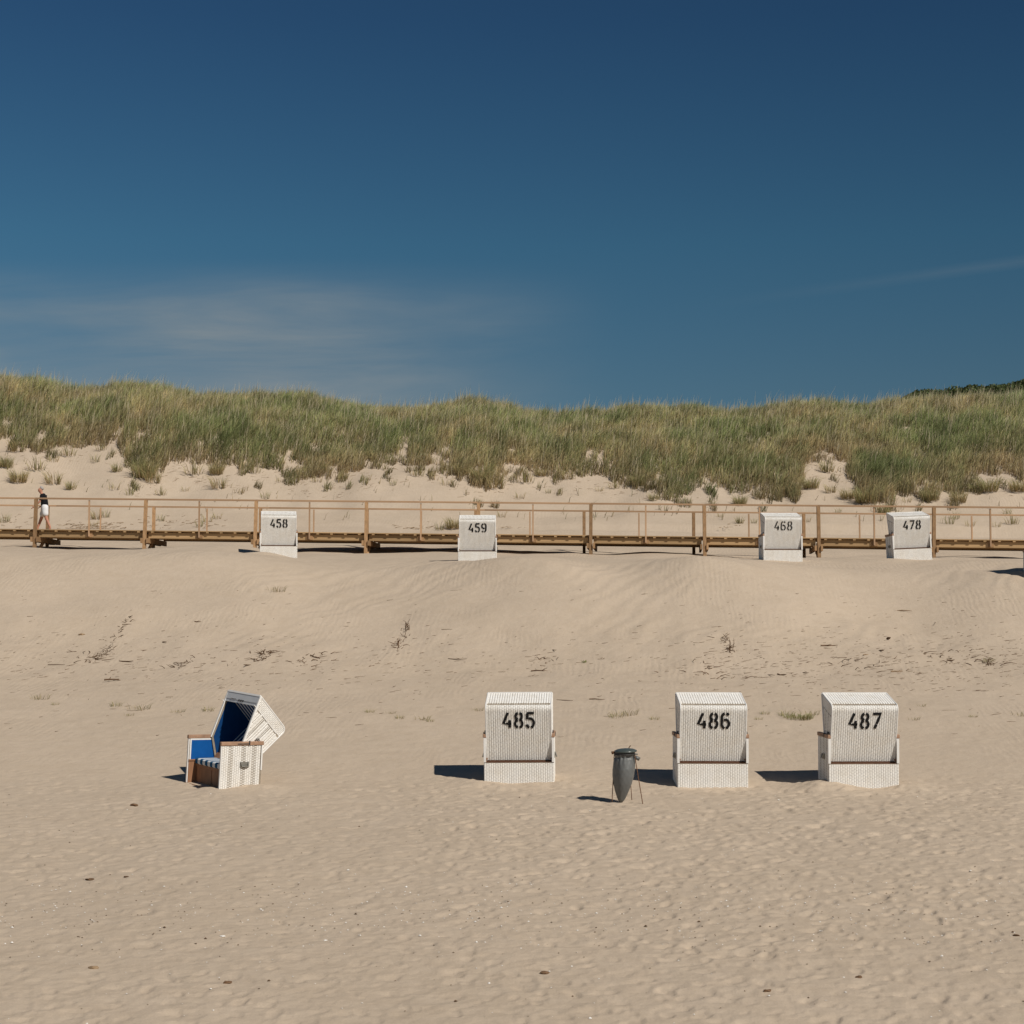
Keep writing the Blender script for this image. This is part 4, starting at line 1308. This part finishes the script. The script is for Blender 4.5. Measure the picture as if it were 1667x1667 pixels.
# fingers on both hands
for (hi, sx, sy) in ((25, -1, 1), (30, -1, 1)):
    hx, hy, hz = P[hi]
    for k, (dy, ln) in enumerate(((-0.030, 0.065), (-0.011, 0.075), (0.009, 0.07), (0.028, 0.055))):
        b0 = len(P)
        P += [(hx - 0.035, hy + dy, hz - 0.015), (hx - 0.035 - ln * 0.5, hy + dy, hz - 0.035), (hx - 0.04 - ln * 0.8, hy + dy, hz - 0.065)]
        RD += [0.010, 0.009, 0.007]
        E += [(hi, b0), (b0, b0 + 1), (b0 + 1, b0 + 2)]
    b0 = len(P)
    P += [(hx - 0.01, hy - 0.035, hz + 0.018), (hx - 0.045, hy - 0.045, hz + 0.02)]
    RD += [0.011, 0.009]
    E += [(hi, b0), (b0, b0 + 1)]
skin('body', P, E, RD, M['skin'], person)
skin('t_shirt', [(0.02, 0, 0.92), (0.01, 0, 1.08), (-0.01, 0, 1.27), (-0.05, 0, 1.40), (-0.09, 0, 1.465), (-0.04, -0.175, 1.39), (-0.068, -0.23, 1.28), (-0.10, -0.245, 1.18), (-0.04, 0.175, 1.39), (-0.052, 0.23, 1.27), (-0.03, 0.245, 1.19)],
     [(0, 1), (1, 2), (2, 3), (3, 4), (3, 5), (5, 6), (6, 7), (3, 8), (8, 9), (9, 10)],
     [(0.172, 0.165), (0.165, 0.15), (0.165, 0.145), (0.15, 0.13), (0.085, 0.085), 0.085, 0.072, 0.07, 0.085, 0.072, 0.07], M['shirt'], person)
skin('shorts', [(0.02, 0, 1.12), (0.03, 0, 0.87), (0.055, -0.10, 0.76), (0.085, -0.10, 0.54), (-0.03, 0.10, 0.76), (-0.115, 0.10, 0.54)],
     [(0, 1), (1, 2), (2, 3), (1, 4), (4, 5)], [(0.165, 0.165), (0.175, 0.17), 0.13, 0.145, 0.13, 0.145], M['shorts'], person)
skin('hair', [(-0.175, 0, 1.728), (-0.13, 0, 1.738), (-0.09, 0, 1.69), (-0.078, 0, 1.63)], [(0, 1), (1, 2), (2, 3)], [0.066, 0.088, 0.082, 0.058], M['hair'], person)
for (x_, y_, z_, sn) in ((0.19, -0.10, 0.035, 1), (-0.34, 0.10, 0.035, 1)):
    skin('shoe', [(x_ + 0.08, y_, z_ + 0.015), (x_, y_, z_), (x_ - 0.10, y_, z_ - 0.002)], [(0, 1), (1, 2)], [0.05, 0.045, 0.036], M['shoe'], person)

# ------------------------------------------------------------------ driftwood, twigs, shells
def stick_mesh(L, r, seed, branches=0, name='stick', mat=None):
    q = random.Random(seed)
    mb = MB()
    pts = [Vector((L * (t - 0.5), q.uniform(-1, 1) * L * 0.05, r * 0.6 + q.uniform(0, 1) * r * 1.5)) for t in (0, 0.33, 0.66, 1)]
    mb.tube(pts, [r, r * 0.95, r * 0.8, r * 0.4], 5)
    for k in range(branches):
        a = pts[q.choice((1, 2))]
        mb.tube([a, a + Vector((q.uniform(-0.3, 0.3) * L, q.uniform(-0.35, 0.35) * L, q.uniform(0, 0.18) * L))], [r * 0.6, r * 0.3], 4)
    return mb.mesh(name, mat or M['twig'], False)


big_sticks = [
    (205, 1078, 0.34, 0.012, -4, 0, 'dark straight driftwood stick lying below the dead stalks at the left', 'twig'),
    (183, 1109, 0.32, 0.013, 2, 2, 'knobbly dark stick with thick ends on bare sand at the left', 'twig'),
    (404, 1084, 0.30, 0.010, 24, 1, 'forked stick lying just below the tangled root', 'twig'),
    (92, 1083, 0.38, 0.006, -2, 0, 'long thin straw-like stick at the far left of the driftwood band', 'twig'),
    (322, 1001 + 12, 0.16, 0.009, -3, 0, 'short flat piece of dark wood alone on the bank above the driftwood', 'twig'),
    (268, 1047, 0.17, 0.010, -12, 0, 'short dark stick on sand between the dead stalks and the root', 'twig'),
    (745, 1074, 0.46, 0.007, -6, 1, 'long thin stick with a knot at its left end', 'twig'),
    (902, 1060, 0.24, 0.008, -24, 0, 'thin slanting stick above chair 485', 'twig'),
    (878, 1093, 0.34, 0.009, 1, 3, 'small dark tangle of twigs above chair 485', 'twig'),
    (920, 1141, 0.38, 0.006, -9, 0, 'long thin twig right of the top of chair 485', 'twig'),
    (972, 1140, 0.34, 0.008, -8, 0, 'long dark twig above the litter bin', 'twig'),
    (1350, 1052, 0.40, 0.010, 3, 1, 'long dark driftwood stick straight above chair 487', 'twig'),
    (1472, 996, 0.36, 0.011, -6, 0, 'reddish stick lying highest on the smooth sand at the right', 'palestick'),
    (1255, 1100, 0.38, 0.007, -28, 0, 'thin twig slanting down to the right between chairs 486 and 487', 'twig'),
    (1273, 1100, 0.20, 0.013, -8, 0, 'thick short dark stick between chairs 486 and 487', 'twig'),
    (1312, 1097, 0.17, 0.008, -16, 0, 'short stick just right of the thick one above chair 487', 'twig'),
    (1460, 1094, 0.28, 0.010, 5, 0, 'pale peeled stick above the right corner of chair 487', 'palestick'),
    (1410, 1067, 0.24, 0.008, 12, 0, 'curved brown stick above chair 487', 'palestick'),
    (1435, 1061, 0.17, 0.012, -25, 0, 'short thick slanting stick upper right of chair 487', 'twig'),
    (1548, 1077, 0.18, 0.013, -12, 1, 'thick dark stick in the cluster at the right', 'twig'),
    (1447, 1042, 0.12, 0.022, -28, 0, 'small dark lump of bark at the right of the driftwood band', 'twig'),
]
for i, (px_, py_, L, r_, ang, br_, lb, mt) in enumerate(big_sticks):
    p = ground_at(px_, py_)
    o = link('driftwood_stick', stick_mesh(L * 1.1, r_ * 1.4, 70 + i, br_, 'driftwood_stick', M[mt]), None, p, (0, 0, math.atan2(math.tan(R(ang)) * 5.0, 1.0)))
    o.location.z += 0.004
    tag(o, lb, 'stick', 'driftwood sticks on the beach')


def stalks(px_, py_, n_, hgt, wid, dep, lb, seed, lying=0):
    """upright dead stems in a patch wid x dep metres, with broken ones lying among them"""
    q = random.Random(seed)
    c = ground_at(px_, py_)
    o = empty('dead_plant', c)
    tag(o, lb, 'dead plant')
    mb = MB(); m2 = MB()
    for k in range(n_):
        dx = q.gauss(0, 0.5) * wid; dy = q.uniform(-1, 1) * dep
        zz = gz(c.x + dx, c.y + dy) - c.z
        hh_ = hgt * q.uniform(0.35, 1.1)
        b_ = Vector((dx, dy, zz - 0.03))
        mb.tube([b_, b_ + Vector((q.uniform(-0.04, 0.04), q.uniform(-0.04, 0.04), hh_ * 0.6)), b_ + Vector((q.uniform(-0.09, 0.12), q.uniform(-0.05, 0.05), hh_))], [0.008, 0.007, 0.003], 5)
    for k in range(lying + n_ // 2):
        dx = q.gauss(0, 0.9) * wid; dy = q.uniform(-1.2, 1.2) * dep
        zz = gz(c.x + dx, c.y + dy) - c.z
        a_ = q.uniform(0, 6.28); l_ = q.uniform(0.08, 0.30)
        s_ = Vector((dx, dy, zz + 0.006))
        m2.tube([s_, s_ + Vector((math.cos(a_) * l_ * 0.5, math.sin(a_) * l_ * 0.5, q.uniform(0.0, 0.05))), s_ + Vector((math.cos(a_) * l_, math.sin(a_) * l_, q.uniform(0.0, 0.07)))], [0.009, 0.007, 0.003], 4)
    link('stalks', mb.mesh('stalks', M['twig']), o)['kind'] = 'stuff'
    link('fallen_twigs', m2.mesh('fallen_twigs', M['twig']), o)['kind'] = 'stuff'
    return o


stalks(184, 1044, 26, 0.11, 0.08, 1.4, 'line of short dead brown stalks on the bank at the left', 1, 4)
stalks(661, 1026, 15, 0.20, 0.07, 0.5, 'upper clump of upright dead stalks in the middle of the bank', 2)
stalks(649, 1052, 14, 0.17, 0.09, 0.5, 'lower clump of dead stalks in the middle of the bank', 3)
stalks(1188, 1060, 8, 0.32, 0.07, 0.25, 'dead plant with tall reddish stems above chair 486', 4, 6)
stalks(1178, 1040, 8, 0.12, 0.16, 0.3, 'short dead stubs just behind the tall reddish stems', 14)
stalks(426, 1070, 6, 0.12, 0.14, 0.4, 'dark tangled dead root mass above the open chair', 5, 22)
stalks(508, 1075, 4, 0.12, 0.22, 0.5, 'loose pile of thin dead stems right of the tangled root', 6, 18)
stalks(150, 1070, 5, 0.10, 0.30, 0.5, 'scattered thin dead stems left of the stalk line', 7, 16)
stalks(297, 1080, 5, 0.08, 0.18, 0.4, 'small spray of broken dead stems left of the open chair top', 8, 12)
stalks(1610, 1078, 10, 0.14, 0.12, 0.3, 'spiky dead tuft at the right end of the driftwood band', 9, 4)
stalks(890, 1076, 2, 0.05, 0.2, 0.2, 'low arched dead root above chair 485', 10, 9)
stalks(1536, 1070, 3, 0.06, 0.45, 0.6, 'sprawl of dark twigs right of centre of the driftwood band', 12, 18)
stalks(1400, 1085, 2, 0.05, 0.5, 0.6, 'loose scatter of dark twigs above chair 487', 15, 14)
stalks(1150, 1092, 2, 0.05, 0.5, 0.6, 'low spread of thin broken stems above chair 486', 16, 16)

# uncountable small litter: broken stems across the bank, shell crumbs on the beach
mb = MB(); q = random.Random(20)
cnt = 0
while cnt < 1500:
    px_ = q.uniform(-60, 1730) if q.random() < 0.72 else q.uniform(1140, 1740)
    if q.random() < 0.82:
        py_ = q.gauss(1078, 26)
        if px_ < 700 or px_ > 1150 or q.random() < 0.6:
            pass
        else:
            continue
    else:
        py_ = q.uniform(960, 1200)
    if py_ < 930 or py_ > 1215: continue
    p = ground_at(px_, py_, 30, 56)
    L = q.uniform(0.03, 0.18) * (1.7 if q.random() < 0.10 else 1); a_ = q.gauss(0, 0.7); r_ = q.uniform(0.0025, 0.0065)
    d = Vector((math.cos(a_), math.sin(a_), q.uniform(-0.02, 0.16))) * L / 2
    mb.tube([p - d + Vector((0, 0, r_)), p + d + Vector((0, 0, r_ + 0.006))], [r_, r_ * 0.5], 3)
    cnt += 1
tag(link('twig_litter', mb.mesh('twig_litter', M['twig'])), 'fine brown broken stems scattered across the sand bank', 'twigs', kind='stuff')

# dead stems and old roots lying on the slope under the grass and behind the railing
mb = MB(); q = random.Random(33)
spots = [(150, 857, 26, 4, 90), (262, 852, 22, 5, 26), (335, 852, 26, 6, 30), (20, 852, 26, 6, 26), (712, 860, 34, 3, 60), (820, 864, 20, 2, 14), (1190, 858, 10, 2, 8)]
for (cx_, cy_, sx2, sy2, n2) in spots + [(None, None, 0, 0, 1100)]:
    for k in range(n2):
        if cx_ is None:
            px_ = q.uniform(-40, 1710); py_ = float(np.interp(px_, EX, EP)) + q.uniform(-14, 46)
            if py_ > 812: continue
        else:
            px_ = q.gauss(cx_, sx2); py_ = min(q.gauss(cy_, sy2), 861)
        p = ground_at(px_, py_, 72, 104)
        L = q.uniform(0.06, 0.34); a_ = q.gauss(0, 0.6); r_ = q.uniform(0.005, 0.012) * (1.4 if cx_ else 0.9)
        d = Vector((math.cos(a_), math.sin(a_), q.uniform(-0.25, 0.35))) * L / 2
        mb.tube([p - d + Vector((0, 0, 0.02)), p + d + Vector((0, 0, 0.03))], [r_, r_ * 0.5], 3)
tag(link('dry_stem_litter', mb.mesh('dry_stem_litter', M['palestick'])), 'dry brown stems and old roots lying on the dune face under the grass', 'dead grass', kind='stuff')

n_sh = 1700
sx_, sy_ = [], []
while len(sx_) < n_sh:
    y_ = q.choice((q.gauss(20.3, 0.9), q.gauss(18.9, 0.9), q.uniform(14, 29)))
    if y_ < 13.5 or y_ > 30: continue
    sx_.append(q.uniform(-1.15, 1.15) * 0.2835 * y_); sy_.append(y_)
sx_ = np.array(sx_); sy_ = np.array(sy_)
sz_ = terrain(sx_, sy_, True)
for kind, frac, mat, nm, lb, cat in ((0, 0.66, M['shell'], 'shell_crumbs', 'tiny white shell crumbs scattered over the trodden foreground sand', 'shells'), (1, 0.34, M['twig'], 'dark_crumbs', 'tiny dark crumbs of seaweed and wood on the foreground sand', 'beach litter')):
    mb = MB()
    for i in range(n_sh):
        if (i % 100) / 100 < 0.6 and kind == 1 or (i % 100) / 100 >= 0.6 and kind == 0:
            continue
        s_ = q.uniform(0.004, 0.012) * (1.7 if q.random() < 0.06 else 1)
        a_ = q.uniform(0, 6.28)
        pts = []
        for k in range(5):
            b_ = a_ + k * 1.2566
            rr = s_ * q.uniform(0.7, 1.2) * (1.5 if (k == 0 and kind == 1) else 1)
            pts.append((sx_[i] + rr * math.cos(b_), sy_[i] + rr * math.sin(b_), sz_[i] + 0.001 + q.uniform(0, 0.005)))
        top = (sx_[i], sy_[i], sz_[i] + s_ * 0.9)
        mb.add(pts + [top], [(0, 1, 5), (1, 2, 5), (2, 3, 5), (3, 4, 5), (4, 0, 5)])
    tag(link(nm, mb.mesh(nm, mat)), lb, cat, kind='stuff')

# a few larger lone pieces in the foreground
for i, (px_, py_, s_, mt, lb, nm) in enumerate((
        (219, 1312, 0.045, 'twig', 'dark piece of bark on trodden sand below the open chair', 'bark_piece'),
        (146, 1433, 0.035, 'twig', 'dark curled seaweed scrap in the left foreground', 'seaweed_scrap'),
        (205, 1429, 0.020, 'twig', 'small black pebble right of the seaweed scrap', 'pebble'),
        (152, 1577, 0.030, 'palestick', 'orange brown leaf scrap near the bottom left', 'leaf_scrap'),
        (371, 1601, 0.030, 'twig', 'dark wrinkled seaweed lump in the bottom left foreground', 'seaweed_scrap'),
        (886, 1585, 0.030, 'twig', 'dark seaweed lump in the bottom middle foreground', 'seaweed_scrap'),
        (1249, 1615, 0.026, 'twig', 'dark lump with a paler end near the bottom right', 'seaweed_scrap'),
        (1398, 1592, 0.024, 'twig', 'dark pebble lying in a footprint near the bottom right', 'pebble'),
        (1655, 1524, 0.022, 'twig', 'black pebble at the right edge of the foreground', 'pebble'),
        (362, 1525, 0.018, 'shell', 'largest white shell in the left foreground', 'seashell'),
        (530, 1532, 0.016, 'shell', 'white shell in the foreground below the gap left of chair 485', 'seashell'),
        (133, 1034, 0.050, 'palestick', 'pale half buried scrap on the bank left of the stalk line', 'driftwood_scrap'),
        (951, 1079, 0.045, 'grass', 'small green sprig on the bank above the litter bin', 'green_sprig'))):
    p = ground_at(px_, py_)
    p.z = gz(p.x, p.y, True)
    if mt == 'grass':
        me = tuft_mesh('green_sprig', 18, 0.09, 0.05, 1.0, 44, 0.5, 0.012)
    else:
        qq = random.Random(300 + i)
        bm = bmesh.new()
        bmesh.ops.create_icosphere(bm, subdivisions=2, radius=s_)
        for v in bm.verts:
            v.co *= qq.uniform(0.6, 1.25)
            v.co.x *= 1.5; v.co.z *= 0.55
        me = bpy.data.meshes.new(nm); bm.to_mesh(me); bm.free()
        me.materials.append(M[mt])
    o = link(nm, me, None, p + Vector((0, 0, s_ * 0.25)), (0, 0, random.uniform(-0.5, 0.5)))
    tag(o, lb, {'bark_piece': 'bark', 'seaweed_scrap': 'seaweed', 'pebble': 'pebble', 'leaf_scrap': 'leaf', 'seashell': 'shell', 'driftwood_scrap': 'driftwood', 'green_sprig': 'plant'}[nm])
